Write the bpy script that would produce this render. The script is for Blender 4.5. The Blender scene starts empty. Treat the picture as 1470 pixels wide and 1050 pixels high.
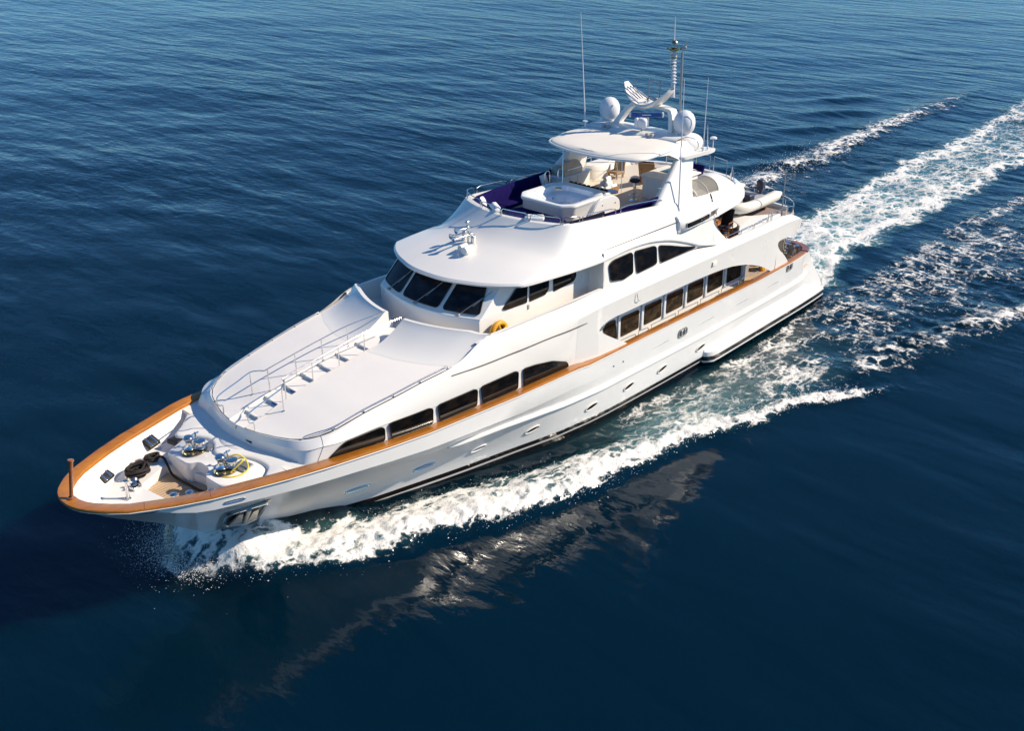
import bpy, bmesh, math, random
import numpy as np
from mathutils import Vector, Matrix
R = math.radians
random.seed(7)
sc = bpy.context.scene
col = sc.collection

# ------------------------------------------------------------------ camera
cam = bpy.data.cameras.new('camera'); cam_o = bpy.data.objects.new('camera', cam); col.objects.link(cam_o)
cam.sensor_width = 36.0; cam.lens = 36.66; cam.clip_end = 20000; cam.clip_start = 0.1
cam_o.location = (-9.37, -24.87, 19.7)
cam_o.rotation_euler = (R(63.9), 0, R(42.3 - 90))
sc.camera = cam_o
# ------------------------------------------------------------------ sky, sun, exposure
SUN_EL, SUN_AZ = 37.0, -45.0            # azimuth from +X (aft), towards port
w = bpy.data.worlds.new('World'); sc.world = w; w.use_nodes = True
wn = w.node_tree.nodes; wl = w.node_tree.links
sky = wn.new('ShaderNodeTexSky'); sky.sky_type = 'NISHITA'; sky.sun_disc = False
sky.sun_elevation = R(SUN_EL); sky.sun_rotation = R(90 - SUN_AZ)
sky.air_density = 0.85; sky.dust_density = 0.0; sky.ozone_density = 6.0
tint = wn.new('ShaderNodeMix'); tint.data_type = 'RGBA'; tint.blend_type = 'MULTIPLY'; tint.inputs[0].default_value = 1.0; tint.inputs[7].default_value = (.64, .95, 1.07, 1)
wl.new(sky.outputs[0], tint.inputs[6]); wl.new(tint.outputs[2], wn['Background'].inputs[0]); wn['Background'].inputs[1].default_value = 0.095
sun = bpy.data.lights.new('sun', 'SUN'); sun.energy = 4.4; sun.angle = R(0.5); sun.color = (1.0, 0.875, 0.71)
sun_o = bpy.data.objects.new('sun', sun); col.objects.link(sun_o)
sd = Vector((math.cos(R(SUN_AZ)) * math.cos(R(SUN_EL)), math.sin(R(SUN_AZ)) * math.cos(R(SUN_EL)), math.sin(R(SUN_EL))))
sun_o.rotation_euler = (-sd).to_track_quat('-Z', 'Y').to_euler(); sun_o.location = (60, -30, 60)
sc.view_settings.view_transform = 'Standard'; sc.view_settings.look = 'None'
sc.view_settings.exposure = 0.5; sc.view_settings.gamma = 1.0; sc.view_settings.use_curve_mapping = False
sc.cycles.max_bounces = 8; sc.cycles.sample_clamp_indirect = 6.0

# ------------------------------------------------------------------ materials
def new_mat(name):
    m = bpy.data.materials.new(name); m.use_nodes = True
    return m, m.node_tree.nodes, m.node_tree.links, m.node_tree.nodes['Principled BSDF']
def mat(name, c, rough=.5, metal=0, coat=0, noise=0, nscale=8, bump=0, bscale=60, ior=1.45, spec=None):
    m, n, l, p = new_mat(name)
    p.inputs['Base Color'].default_value = (*c, 1); p.inputs['Roughness'].default_value = rough
    p.inputs['Metallic'].default_value = metal; p.inputs['Coat Weight'].default_value = coat
    p.inputs['Coat Roughness'].default_value = .05; p.inputs['IOR'].default_value = ior
    tc = n.new('ShaderNodeTexCoord')
    if noise:
        t = n.new('ShaderNodeTexNoise'); t.inputs['Scale'].default_value = nscale; t.inputs['Detail'].default_value = 6
        l.new(tc.outputs['Object'], t.inputs['Vector'])
        mx = n.new('ShaderNodeMix'); mx.data_type = 'RGBA'
        mx.inputs[6].default_value = (*[v * (1 - noise) for v in c], 1); mx.inputs[7].default_value = (*[min(1, v * (1 + noise)) for v in c], 1)
        l.new(t.outputs['Fac'], mx.inputs[0]); l.new(mx.outputs[2], p.inputs['Base Color'])
        mr = n.new('ShaderNodeMapRange'); mr.inputs[3].default_value = max(0, rough - .08); mr.inputs[4].default_value = rough + .08
        l.new(t.outputs['Fac'], mr.inputs[0]); l.new(mr.outputs[0], p.inputs['Roughness'])
    if bump:
        t2 = n.new('ShaderNodeTexNoise'); t2.inputs['Scale'].default_value = bscale; t2.inputs['Detail'].default_value = 4
        l.new(tc.outputs['Object'], t2.inputs['Vector'])
        b = n.new('ShaderNodeBump'); b.inputs['Strength'].default_value = bump; b.inputs['Distance'].default_value = .01
        l.new(t2.outputs['Fac'], b.inputs['Height']); l.new(b.outputs[0], p.inputs['Normal'])
    return m
def wood(name, c1, c2, rough, coat, planks=0, axis='X'):
    m, n, l, p = new_mat(name)
    tc = n.new('ShaderNodeTexCoord'); mp = n.new('ShaderNodeMapping'); mp.inputs['Scale'].default_value = (1.2, 14, 14)
    l.new(tc.outputs['Object'], mp.inputs[0])
    t = n.new('ShaderNodeTexNoise'); t.inputs['Scale'].default_value = 2.2; t.inputs['Detail'].default_value = 7; t.inputs['Distortion'].default_value = .6
    l.new(mp.outputs[0], t.inputs[0])
    t3 = n.new('ShaderNodeTexNoise'); t3.inputs['Scale'].default_value = .9; t3.inputs['Detail'].default_value = 2; l.new(tc.outputs['Object'], t3.inputs[0])
    ad = n.new('ShaderNodeMath'); ad.operation = 'MULTIPLY_ADD'; ad.inputs[1].default_value = .6
    l.new(t.outputs['Fac'], ad.inputs[0]); 
    ad2 = n.new('ShaderNodeMath'); ad2.operation = 'MULTIPLY'; ad2.inputs[1].default_value = .45; l.new(t3.outputs['Fac'], ad2.inputs[0]); l.new(ad2.outputs[0], ad.inputs[2])
    cr = n.new('ShaderNodeValToRGB'); cr.color_ramp.elements[0].position = .35; cr.color_ramp.elements[1].position = .68
    cr.color_ramp.elements[0].color = (*c1, 1); cr.color_ramp.elements[1].color = (*c2, 1)
    l.new(ad.outputs[0], cr.inputs[0])
    out = cr.outputs[0]
    if planks:
        sx = n.new('ShaderNodeSeparateXYZ'); l.new(tc.outputs['Object'], sx.inputs[0])
        mm = n.new('ShaderNodeMath'); mm.operation = 'MULTIPLY'; mm.inputs[1].default_value = planks; l.new(sx.outputs[1 if axis == 'X' else 0], mm.inputs[0])
        fr = n.new('ShaderNodeMath'); fr.operation = 'FRACT'; l.new(mm.outputs[0], fr.inputs[0])
        lt = n.new('ShaderNodeMath'); lt.operation = 'LESS_THAN'; lt.inputs[1].default_value = .13; l.new(fr.outputs[0], lt.inputs[0])
        mx = n.new('ShaderNodeMix'); mx.data_type = 'RGBA'; mx.inputs[7].default_value = (.06, .045, .035, 1)
        l.new(lt.outputs[0], mx.inputs[0]); l.new(out, mx.inputs[6]); out = mx.outputs[2]
    l.new(out, p.inputs['Base Color']); p.inputs['Roughness'].default_value = rough; p.inputs['Coat Weight'].default_value = coat
    p.inputs['Coat Roughness'].default_value = .08
    return m
M = {}
M['gel'] = mat('white_gelcoat', (.785, .76, .715), .3, coat=.2, noise=.02, nscale=.7)
M['deck'] = mat('grey_nonskid_paint', (.81, .77, .72), .75, noise=.03, nscale=1.3, bump=.25, bscale=260)
M['tan_deck'] = mat('pale_deck', (.62, .55, .46), .7, noise=.06, nscale=3, bump=.2, bscale=200)
M['cream'] = mat('cream_canvas', (.78, .735, .655), .8, noise=.03, nscale=1.5, bump=.2, bscale=150)
M['taupe'] = mat('taupe_cushion', (.27, .21, .19), .85, noise=.06, nscale=5, bump=.3, bscale=120)
M['navy'] = mat('navy_fabric', (.008, .005, .065), .95, noise=.25, nscale=4, bump=.4, bscale=40); M['navy'].node_tree.nodes['Principled BSDF'].inputs['Specular IOR Level'].default_value = .1
M['navyd'] = mat('dark_navy_fabric', (.006, .006, .03), .8, noise=.2, nscale=4)
M['whitefab'] = mat('white_towelling', (.82, .81, .8), .9, bump=.6, bscale=50)
M['chrome'] = mat('polished_steel', (.72, .70, .67), .16, metal=1, noise=.08, nscale=9)
M['brass'] = mat('brass', (.42, .33, .18), .25, metal=1)
M['gold'] = mat('bronze_trim', (.05, .035, .02), .35, metal=.3)
M['black'] = mat('black_rubber', (.012, .011, .01), .5, noise=.3, nscale=12)
M['rope'] = mat('dark_rope', (.02, .014, .011), .7, bump=.8, bscale=70)
M['yellow'] = mat('yellow_cable', (.72, .55, .04), .5)
M['orange'] = mat('orange_lifebuoy', (.72, .33, .02), .5, noise=.15, nscale=6)
M['grey'] = mat('grey_metal', (.33, .33, .33), .4, metal=.6, noise=.15, nscale=7)
M['greyp'] = mat('grey_paint', (.35, .35, .36), .5)
M['dome'] = mat('dome_white', (.74, .74, .76), .38)
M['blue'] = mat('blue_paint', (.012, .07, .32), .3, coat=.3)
M['ltblue'] = mat('acrylic_white', (.72, .76, .8), .15, coat=.4)
M['teak_v'] = wood('varnished_teak', (.27, .085, .005), (.50, .185, .014), .32, .45)
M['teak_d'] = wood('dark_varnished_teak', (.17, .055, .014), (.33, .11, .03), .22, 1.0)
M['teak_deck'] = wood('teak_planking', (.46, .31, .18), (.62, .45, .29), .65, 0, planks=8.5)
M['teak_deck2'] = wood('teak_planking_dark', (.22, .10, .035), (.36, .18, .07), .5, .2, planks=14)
M['wicker'] = mat('wicker', (.33, .20, .095), .7, noise=.4, nscale=30, bump=.8, bscale=45)
M['rib'] = mat('cream_rubber_tube', (.70, .66, .57), .5, noise=.04, nscale=3)
M['hide'] = mat('grey_engine', (.05, .05, .07), .4)
M['spray'] = mat('spray_white', (.86, .85, .83), .7)
M['galv'] = mat('stainless_plate_weathered', (.46, .44, .40), .36, metal=.7, noise=.35, nscale=5)
def glass(name, c=(.012, .010, .009), warm=(.05, .026, .012)):
    m, n, l, p = new_mat(name)
    tc = n.new('ShaderNodeTexCoord'); mp = n.new('ShaderNodeMapping'); mp.inputs['Scale'].default_value = (1.3, 1, 2.6); l.new(tc.outputs['Object'], mp.inputs[0])
    t = n.new('ShaderNodeTexNoise'); t.inputs['Scale'].default_value = 1.6; t.inputs['Detail'].default_value = 5; l.new(mp.outputs[0], t.inputs[0])
    cr = n.new('ShaderNodeValToRGB'); cr.color_ramp.elements[0].position = .42; cr.color_ramp.elements[1].position = .75
    cr.color_ramp.elements[0].color = (*c, 1); cr.color_ramp.elements[1].color = (*warm, 1)
    l.new(t.outputs['Fac'], cr.inputs[0]); l.new(cr.outputs[0], p.inputs['Base Color'])
    p.inputs['Roughness'].default_value = .04; p.inputs['IOR'].default_value = 1.5; p.inputs['Specular IOR Level'].default_value = .22
    return m
M['glass'] = glass('tinted_glass', (.004, .004, .004), (.022, .014, .009)); M['glassb'] = glass('brown_tinted_glass', (.012, .008, .005), (.075, .045, .022))
M['wsglass'] = glass('dark_windscreen', (.008, .009, .012), (.03, .03, .035))
m, n, l, p = new_mat('clear_acrylic'); p.inputs['Base Color'].default_value = (.78, .74, .66, 1); p.inputs['Roughness'].default_value = .06
p.inputs['Transmission Weight'].default_value = .75; p.inputs['IOR'].default_value = 1.1; M['acrylic'] = m

m, n, l, p = new_mat('clear_film'); tr_ = n.new('ShaderNodeBsdfTransparent'); tr_.inputs[0].default_value = (.93, .95, .96, 1); mxs = n.new('ShaderNodeMixShader'); mxs.inputs[0].default_value = .10
p.inputs['Base Color'].default_value = (.5, .55, .6, 1); p.inputs['Roughness'].default_value = .05
l.new(tr_.outputs[0], mxs.inputs[1]); l.new(p.outputs[0], mxs.inputs[2]); l.new(mxs.outputs[0], n['Material Output'].inputs[0]); M['clearfilm'] = m
# hull paint: white topsides, black boot stripe with a thin white line (by height)
m, n, l, p = new_mat('hull_paint')
tc = n.new('ShaderNodeTexCoord'); sx = n.new('ShaderNodeSeparateXYZ'); geo = n.new('ShaderNodeNewGeometry'); l.new(geo.outputs['Position'], sx.inputs[0])
cr = n.new('ShaderNodeValToRGB'); cr.color_ramp.interpolation = 'CONSTANT'
e = cr.color_ramp.elements; e[0].position = 0; e[0].color = (.012, .009, .008, 1); e[1].position = .56; e[1].color = (.7, .68, .65, 1)
for ps, c in ((.605, (.012, .009, .008, 1)), (.70, (.80, .785, .755, 1))):
    q = e.new(ps); q.color = c
mr = n.new('ShaderNodeMapRange'); mr.inputs[1].default_value = -1; mr.inputs[2].default_value = 1; l.new(sx.outputs[2], mr.inputs[0])
l.new(mr.outputs[0], cr.inputs[0])
t = n.new('ShaderNodeTexNoise'); t.inputs['Scale'].default_value = .8; t.inputs['Detail'].default_value = 8; l.new(tc.outputs['Object'], t.inputs[0])
mx = n.new('ShaderNodeMix'); mx.data_type = 'RGBA'; mx.blend_type = 'MULTIPLY'; mx.inputs[0].default_value = .12
l.new(cr.outputs[0], mx.inputs[6]); l.new(t.outputs['Fac'], mx.inputs[7]); l.new(mx.outputs[2], p.inputs['Base Color'])
p.inputs['Roughness'].default_value = .25; p.inputs['Coat Weight'].default_value = .3; p.inputs['Coat Roughness'].default_value = .06
M['hull'] = m

# ------------------------------------------------------------------ mesh helpers
class MB:
    def __init__(s): s.v = []; s.f = []
    def add(s, vs, fs):
        o = len(s.v); s.v += [tuple(map(float, q)) for q in vs]; s.f += [tuple(i + o for i in f) for f in fs]
        return s
    def grid(s, rows, closed=False):
        nr, nc = len(rows), len(rows[0]); vs = [q for r in rows for q in r]; fs = []
        for i in range(nr - 1):
            for j in range(nc - 1): fs.append((i * nc + j, i * nc + j + 1, (i + 1) * nc + j + 1, (i + 1) * nc + j))
            if closed: fs.append((i * nc + nc - 1, i * nc, (i + 1) * nc, (i + 1) * nc + nc - 1))
        return s.add(vs, fs)
    def sgrid(s, rows):                     # rows of (x, half breadth, z): both sides of the boat
        s.grid([[(x, -h, z) for x, h, z in r] for r in rows]); s.grid([[(x, h, z) for x, h, z in r] for r in rows]); return s
    def port(s, rows): return s.grid([[(x, -h, z) for x, h, z in r] for r in rows])
    def prism(s, poly, vec):
        n = len(poly); b = [Vector(q) for q in poly]; t = [q + Vector(vec) for q in b]
        return s.add(b + t, [tuple(range(n)), tuple(range(2 * n - 1, n - 1, -1))] + [(i, (i + 1) % n, n + (i + 1) % n, n + i) for i in range(n)])
    def plate(s, poly, z0, z1): return s.prism([(x, y, z0) for x, y in poly], (0, 0, z1 - z0))
    def box(s, c, d, rz=0, bev=0, ry=0, rx=0):
        bm = bmesh.new(); bmesh.ops.create_cube(bm, size=1)
        for q in bm.verts: q.co = Vector((q.co.x * d[0], q.co.y * d[1], q.co.z * d[2]))
        if bev: bmesh.ops.bevel(bm, geom=list(bm.edges), offset=bev, segments=3, affect='EDGES', profile=.5)
        mt = Matrix.Translation(c) @ Matrix.Rotation(rz, 4, 'Z') @ Matrix.Rotation(ry, 4, 'Y') @ Matrix.Rotation(rx, 4, 'X')
        bm.verts.index_update(); s.add([mt @ q.co for q in bm.verts], [tuple(q.index for q in f.verts) for f in bm.faces]); bm.free(); return s
    def tube(s, pts, r, n=8, cap=True, closed=False):
        P = [Vector(q) for q in pts]; k = len(P); rr = r if isinstance(r, (list, tuple)) else [r] * k; rows = []
        up = None
        for i in range(k):
            if closed: d = (P[(i + 1) % k] - P[i - 1])
            else: d = (P[min(i + 1, k - 1)] - P[max(i - 1, 0)])
            d = d.normalized() if d.length > 1e-9 else Vector((0, 0, 1))
            if up is None:
                up = Vector((0, 0, 1)) if abs(d.z) < .9 else Vector((1, 0, 0))
            a = d.cross(up).normalized() if d.cross(up).length > 1e-6 else d.orthogonal().normalized(); b = a.cross(d).normalized(); up = b
            rows.append([P[i] + (a * math.cos(2 * math.pi * j / n) + b * math.sin(2 * math.pi * j / n)) * rr[i] for j in range(n)])
        if closed: rows.append(rows[0])
        s.grid(rows, closed=True)
        if cap and not closed:
            o = len(s.v); s.v += [tuple(q) for q in rows[0]] + [tuple(q) for q in rows[-1]]
            s.f.append(tuple(o + j for j in range(n))); s.f.append(tuple(o + n + j for j in range(n - 1, -1, -1)))
        return s
    def lathe(s, prof, c, n=20, axis=(0, 0, 1), sc=(1, 1)):
        q = Vector((0, 0, 1)).rotation_difference(Vector(axis).normalized())
        rows = []
        for r_, z in prof:
            rows.append([Vector(c) + q @ Vector((r_ * sc[0] * math.cos(2 * math.pi * j / n), r_ * sc[1] * math.sin(2 * math.pi * j / n), z)) for j in range(n)])
        return s.grid(rows, closed=True)
    def ell(s, c, d, n=16, k=10, rot=None):
        rows = []
        for i in range(k + 1):
            a = -math.pi / 2 + math.pi * i / k
            rows.append([(math.cos(a) * math.cos(2 * math.pi * j / n) * d[0], math.cos(a) * math.sin(2 * math.pi * j / n) * d[1], math.sin(a) * d[2]) for j in range(n)])
        mt = Matrix.Translation(c) @ (rot.to_4x4() if rot else Matrix.Identity(4))
        return s.grid([[mt @ Vector(q) for q in r] for r in rows], closed=True)
def origin_of(o):
    q = Vector((0, 0, 0))
    while o is not None: q += o.location; o = o.parent
    return q
SPLIT = {'bulwark_lining', 'side_deck', 'mullion', 'stair_tread', 'sky_glint_plate', 'opening_corner', 'upper_saloon_wall', 'deck_fitting', 'bridge_bulwark_lining', 'boat_deck_bulwark', 'tub_jet', 'panel_bolt', 'drain_scupper', 'vent_bar',
         'vent_louvre', 'aft_stanchion', 'cap_rail_joint', 'headrest_pads', 'cabinet_seam', 'side_deck_ceiling', 'stern_bulwark', 'hardtop_edge', 'scanner_cap', 'search_light', 'stern_capstan', 'side_infill', 'boat_deck_x', 'sheer_moulding', 'bulwark_rail', 'settee_base'}
def islands(mb):
    key = {}; par = list(range(len(mb.v)))
    def fnd(i):
        while par[i] != i: par[i] = par[par[i]]; i = par[i]
        return i
    for i, q in enumerate(mb.v):
        k = tuple(round(c * 800) for c in q)
        if k in key: par[fnd(i)] = fnd(key[k])
        else: key[k] = i
    for f in mb.f:
        for i in f[1:]: par[fnd(i)] = fnd(f[0])
    out = {}
    for f in mb.f: out.setdefault(fnd(f[0]), []).append(f)
    res = []
    for fs in out.values():
        m_ = MB(); mp_ = {}
        for f in fs:
            for i in f:
                if i not in mp_: mp_[i] = len(m_.v); m_.v.append(mb.v[i])
            m_.f.append(tuple(mp_[i] for i in f))
        res.append(m_)
    return res
def build(name, mb, material, parent=None, sharp=38, loc=None, bev=0):
    if name in SPLIT:
        parts_ = islands(mb)
        if len(parts_) > 1: return [build_one(name, m_, material, parent, sharp, loc, bev) for m_ in parts_][0]
    return build_one(name, mb, material, parent, sharp, loc, bev)
def build_one(name, mb, material, parent=None, sharp=38, loc=None, bev=0):
    me = bpy.data.meshes.new(name); o = bpy.data.objects.new(name, me); col.objects.link(o)
    if parent is not None: o.parent = parent
    elif loc is not None: o.location = loc
    off = origin_of(o)
    bm = bmesh.new(); vs = [bm.verts.new(Vector(q) - off) for q in mb.v]
    for f in mb.f:
        ids = []
        for i in f:
            if i not in ids: ids.append(i)
        if len(ids) < 3: continue
        try: bm.faces.new([vs[i] for i in ids])
        except ValueError: pass
    bmesh.ops.remove_doubles(bm, verts=bm.verts, dist=4e-4)
    bmesh.ops.dissolve_degenerate(bm, edges=bm.edges, dist=1e-4)
    bmesh.ops.recalc_face_normals(bm, faces=bm.faces)
    if bev:
        ed = [e for e in bm.edges if len(e.link_faces) == 2 and e.calc_face_angle(0) > R(40)]
        bmesh.ops.bevel(bm, geom=ed, offset=bev, segments=2, affect='EDGES', clamp_overlap=True)
    for f in bm.faces: f.smooth = True
    for e in bm.edges:
        e.smooth = not (len(e.link_faces) == 2 and e.calc_face_angle(0) > R(sharp))
    bm.to_mesh(me); bm.free()
    me.materials.append(M[material] if isinstance(material, str) else material)
    return o
def empty(name, loc, label, cat, group=None):
    o = bpy.data.objects.new(name, None); col.objects.link(o); o.location = loc; o.empty_display_size = .3
    o['label'] = label; o['category'] = cat
    if group: o['group'] = group
    return o
def tag(o, label, cat, group=None):
    o['label'] = label; o['category'] = cat
    if group: o['group'] = group
    return o
def lerp(x, tab): return float(np.interp(x, [t[0] for t in tab], [t[1] for t in tab]))
def smooth_curve(pts, n):                   # Catmull-Rom resample
    P = [np.array(q, float) for q in pts]; P = [2 * P[0] - P[1]] + P + [2 * P[-1] - P[-2]]; out = []
    for i in range(1, len(P) - 2):
        for k in range(n):
            t = k / n; a, b, c, d = P[i - 1:i + 3]
            out.append(.5 * ((2 * b) + (c - a) * t + (2 * a - 5 * b + 4 * c - d) * t * t + (3 * b - a - 3 * c + d) * t ** 3))
    out.append(P[-2]); return [tuple(q) for q in out]
def rounded(poly, r, n=4):                  # 2-D polygon with rounded corners
    out = []; k = len(poly)
    for i in range(k):
        p = Vector(poly[i]); a = Vector(poly[i - 1]); b = Vector(poly[(i + 1) % k])
        la, lb = (a - p).length, (b - p).length; rr = r[i] if isinstance(r, (list, tuple)) else r
        d = min(rr, la * .45, lb * .45); s0 = p + (a - p).normalized() * d; s1 = p + (b - p).normalized() * d
        for j in range(n + 1):
            t = j / n; out.append(tuple((1 - t) ** 2 * s0 + 2 * t * (1 - t) * p + t * t * s1))
    return out

# ================================================================== THE YACHT  (X = aft from the bow, -Y = port, Z up)
yacht = empty('motor_yacht', (18, 0, 0), 'large white motor yacht under way with a teak rail, three decks and a radar arch', 'yacht')
SHEER = [(0, 3.96), (1, 3.88), (2, 3.83), (3, 3.79), (4.2, 3.76), (5.4, 3.74), (6.6, 3.66), (8.45, 3.5), (10.2, 3.37), (12.2, 3.27), (14.2, 3.15), (16.6, 3.05),
         (17.3, 3.02), (17.9, 2.93), (21, 2.89), (25, 2.85), (30, 2.81), (34.9, 2.86)]
BEAM = [(0, .02), (.06, .45), (.3, .88), (.6, 1.2), (1, 1.54), (2, 2.08), (3, 2.5), (4.2, 2.88), (5.3, 3.22), (6.4, 3.42), (8.4, 3.61), (10, 3.73), (12.1, 3.8), (15, 3.87),
        (17.3, 3.86), (18, 3.84), (21, 3.84), (25, 3.88), (30, 3.93), (33, 3.9), (34.3, 3.82), (34.9, 3.6)]
WL = [(4.6, 0), (6, .55), (7.5, 1.1), (9.2, 1.68), (10.9, 2.1), (12.5, 2.5), (14.9, 3.0), (16.7, 3.4), (18.9, 3.68), (22, 3.78), (26, 3.82), (34.9, 3.74)]
STEM = [(0, 3.9), (.93, 3.06), (1.82, 2.46), (2.55, 2.0), (2.9, 1.75), (3.67, 1.14), (4.2, .75), (4.6, .4), (5.0, 0), (5.9, -.8)]
KDROP = [(0, .05), (1, .07), (1.6, .16), (2.63, .42), (5, .47), (8, .56), (11, .68), (14, .78), (18, .80), (36, .80)]
PE = [(0, 1.0), (1, 1.0), (3, 1.05), (4.6, 1.1), (8, 1.3), (12, 1.5), (17, 1.2), (22, 1.0)]
sheer = lambda x: lerp(x, SHEER)
beam = lambda x: lerp(x, BEAM)
def hull_b(x, z):
    zs, b = sheer(x), beam(x); zk = zs - lerp(x, KDROP); yk = b - .03
    if z >= zk: return yk + (b - yk) * (z - zk) / (zs - zk)
    if x < 4.6:
        z0 = lerp(x, STEM); s = max(0, (z - z0) / max(1e-3, zk - z0)); return yk * s ** lerp(x, PE)
    wl_ = lerp(x, WL)
    if z < .4:
        zb = max(-.8, lerp(x, STEM) if x < 5.9 else -.8); yb = 0 if x < 5.9 else wl_ * .9
        return yb + (wl_ - yb) * max(0, (z - zb) / (.4 - zb + 1e-6))
    s = (z - .4) / (zk - .4); return wl_ + (yk - wl_) * s ** lerp(x, PE)
hx = [0, .02, .06, .15, .3, .45, .6, .8, 1, 1.3, 1.7, 2.1, 2.55, 3, 3.5, 4, 4.4, 4.8, 5.3, 5.9, 6.6, 7.5, 8.4, 9.2, 10, 11, 12, 13, 14, 15, 16, 16.8, 17.3, 17.6, 17.9, 18.5, 19.5, 21, 23, 25, 27, 29, 31, 33, 34, 34.5, 34.75, 34.9]
rows = []
for x in hx:
    zs = sheer(x); zk = zs - lerp(x, KDROP); zb = lerp(x, STEM) if x < 5.9 else -.8
    zz = [zb + (zk - .012 - zb) * t for t in np.linspace(0, 1, 16)] + [zk, zs]
    rows.append([(x, max(0, hull_b(x, z)), z) for z in zz])
last = rows[-1]
hb = MB().sgrid(rows)
# raked, rounded transom
tr = [last]
rk = lambda z: min(1.75, .80 * max(0, 2.86 - z))
for dx, sc0 in ((0, 1), (.12, .985), (.3, .95), (.42, .88), (.5, .72), (.55, .4), (.55, 0)):
    tr.append([(x + rk(z) * 1.0 + dx * (1 - .4 * (2.86 - z) / 3.6), h * sc0, z) for x, h, z in last])
hb.sgrid(tr)
hull = build('hull', hb, 'hull', yacht, sharp=30)
# rubbing strake
for sgn in (-1, 1):
    rr = []
    for x in np.linspace(11.3, 35.2, 60):
        z = lerp(x, [(11.3, 2.06), (13.6, 2.0), (16.7, 1.68), (18.7, 1.57), (25, 1.5), (35.2, 1.54)]); xx = min(x, 34.85)
        y = hull_b(xx, z) ; k = min(1, (x - 11.25) / .5) * min(1, max(.15, (35.25 - x) / .5))
        y2 = hull_b(xx, z - .1)
        rr.append([(x, sgn * (y - .02), z + .10), (x, sgn * (y + .085 * k), z + .07), (x, sgn * (y + .105 * k), z + .02), (x, sgn * (y + .10 * k), z - .05), (x, sgn * (y2 - .02), z - .075)])
    build('rub_rail', MB().grid(rr), 'gel', hull, sharp=30)
# stern quarter fairing beside the swim platform
for sgn in (-1, 1):
    rr = []
    for x in [25.9, 25.93, 26.05, 26.3, 26.8, 28, 30, 32, 34, 35.5, 36.5, 36.95, 37.1, 37.14]:
        g = min(1, max(0, (x - 25.9) / .45)) ** .5; xx = min(x, 34.85); inn = 0 if x < 36.55 else (x - 36.55) ** 2 * 1.4
        ys = lambda z: hull_b(xx, z) - .03 - (max(0, x - 34.9) * .06)
        zt = lerp(x, [(25.9, .80), (27, .84), (29.5, 1.15)]) if x < 35.3 else max(.66, 1.15 - (x - 35.3) * .7)
        rr.append([(x, sgn * (ys(zt)), zt), (x, sgn * (ys(.9) + .10 * g - inn), zt - (.12 if x < 28 else .22)), (x, sgn * (ys(.7) + .30 * g - inn), .60), (x, sgn * (ys(.5) + .36 * g - inn), .42), (x, sgn * (ys(.4) + .36 * g - inn), .12), (x, sgn * (ys(.3) + .25 * g - inn), .02), (x, sgn * (ys(.2) - .05), -.1)])
    q = MB().grid(rr)
    build('quarter_fairing', q, 'hull', hull, sharp=35)
pl = [(34.8, -3.6), (36.5, -3.6), (37.05, -3.2), (37.1, 0), (37.05, 3.2), (36.5, 3.6), (34.8, 3.6)]
build('swim_platform', MB().plate(rounded(pl, .3), .42, .64), 'gel', hull)
# portholes with a recessed eyebrow
for x, z in ((8.38, 1.26), (10.84, 1.18), (13.05, 1.10), (15.42, 1.02), (18.39, .92), (20.62, .97), (22.83, .94), (25.6, .95)):
    pts = []; L = .42 if x < 12 else .31
    for k in range(20):
        a = 2 * math.pi * k / 20; px = x + L * math.cos(a); pz = z + .105 * math.sin(a) + (.03 if x > 12 else .015) * math.cos(a)
        pz -= .07 * (x - px) if x > 14 else 0
        pts.append((px, -hull_b(px, pz) - .012, pz))
    po = build('porthole', MB().prism(pts, (0, .05, 0)), 'glass' if x > 14 else 'greyp', hull)
    lo = [(px, y - .012, pz) for px, y, pz in pts]
    build('porthole_rim', MB().tube(lo, .022, 6, closed=True), 'chrome' if x < 12 else 'gel', hull)
# recessed fairlead slots and drain marks below the rail
for x0, z0, ln in ((22.05, 2.12, 1.1), (25.3, 2.10, 1.1), (28.1, 2.10, 1.05), (30.85, 2.14, .95)):
    q = MB(); ps = [(x0 + ln * t, -hull_b(min(34.8, x0 + ln * t), z0 + .03 * t) - .008, z0 + .03 * t) for t in np.linspace(0, 1, 7)]
    q.tube(ps, [.007, .012, .014, .016, .02, .024, .02], 6); build('drain_slot', q, 'grey', hull)
for x, z, L in ((24.1, 2.16, .30), (32.7, 2.62, .24)):
    y = -hull_b(x, z) - .012; pts = [(x + L * math.copysign(abs(math.cos(a)) ** .6, math.cos(a)), y, z + .17 * math.copysign(abs(math.sin(a)) ** .6, math.sin(a))) for a in np.linspace(0, 2 * math.pi, 25)[:-1]]
    h_ = build('hawse_hole', MB().tube(pts, .035, 8, closed=True).prism([(a, b + .01, c) for a, b, c in pts], (0, .03, 0)).box((x - .1, y - .02, z), (.1, .06, .24), bev=.02).box((x + .13, y - .02, z), (.07, .06, .24), bev=.02), 'galv', hull)
for x, z in ((19.5, 2.27), (20.1, 2.25)):
    build('drain_hole', MB().ell((x, -hull_b(x, z) - .005, z), (.05, .02, .03), 8, 6), 'black', hull)
# bow slots, long scratch
for x0, x1, zz in ((3.25, 3.82, 3.5), (1.25, 1.66, 3.77)):
    ps = []
    for t in np.linspace(0, 2 * math.pi, 25)[:-1]:
        x = (x0 + x1) / 2 + (x1 - x0) / 2 * math.copysign(abs(math.cos(t)) ** .5, math.cos(t)); z = zz + .035 * math.sin(t) + .0 * x - .05 * (x - x0)
        ps.append((x, -hull_b(x, z) - .01, z))
    build('fairlead_slot', MB().tube(ps, .018, 6, closed=True), 'chrome', hull)
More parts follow.
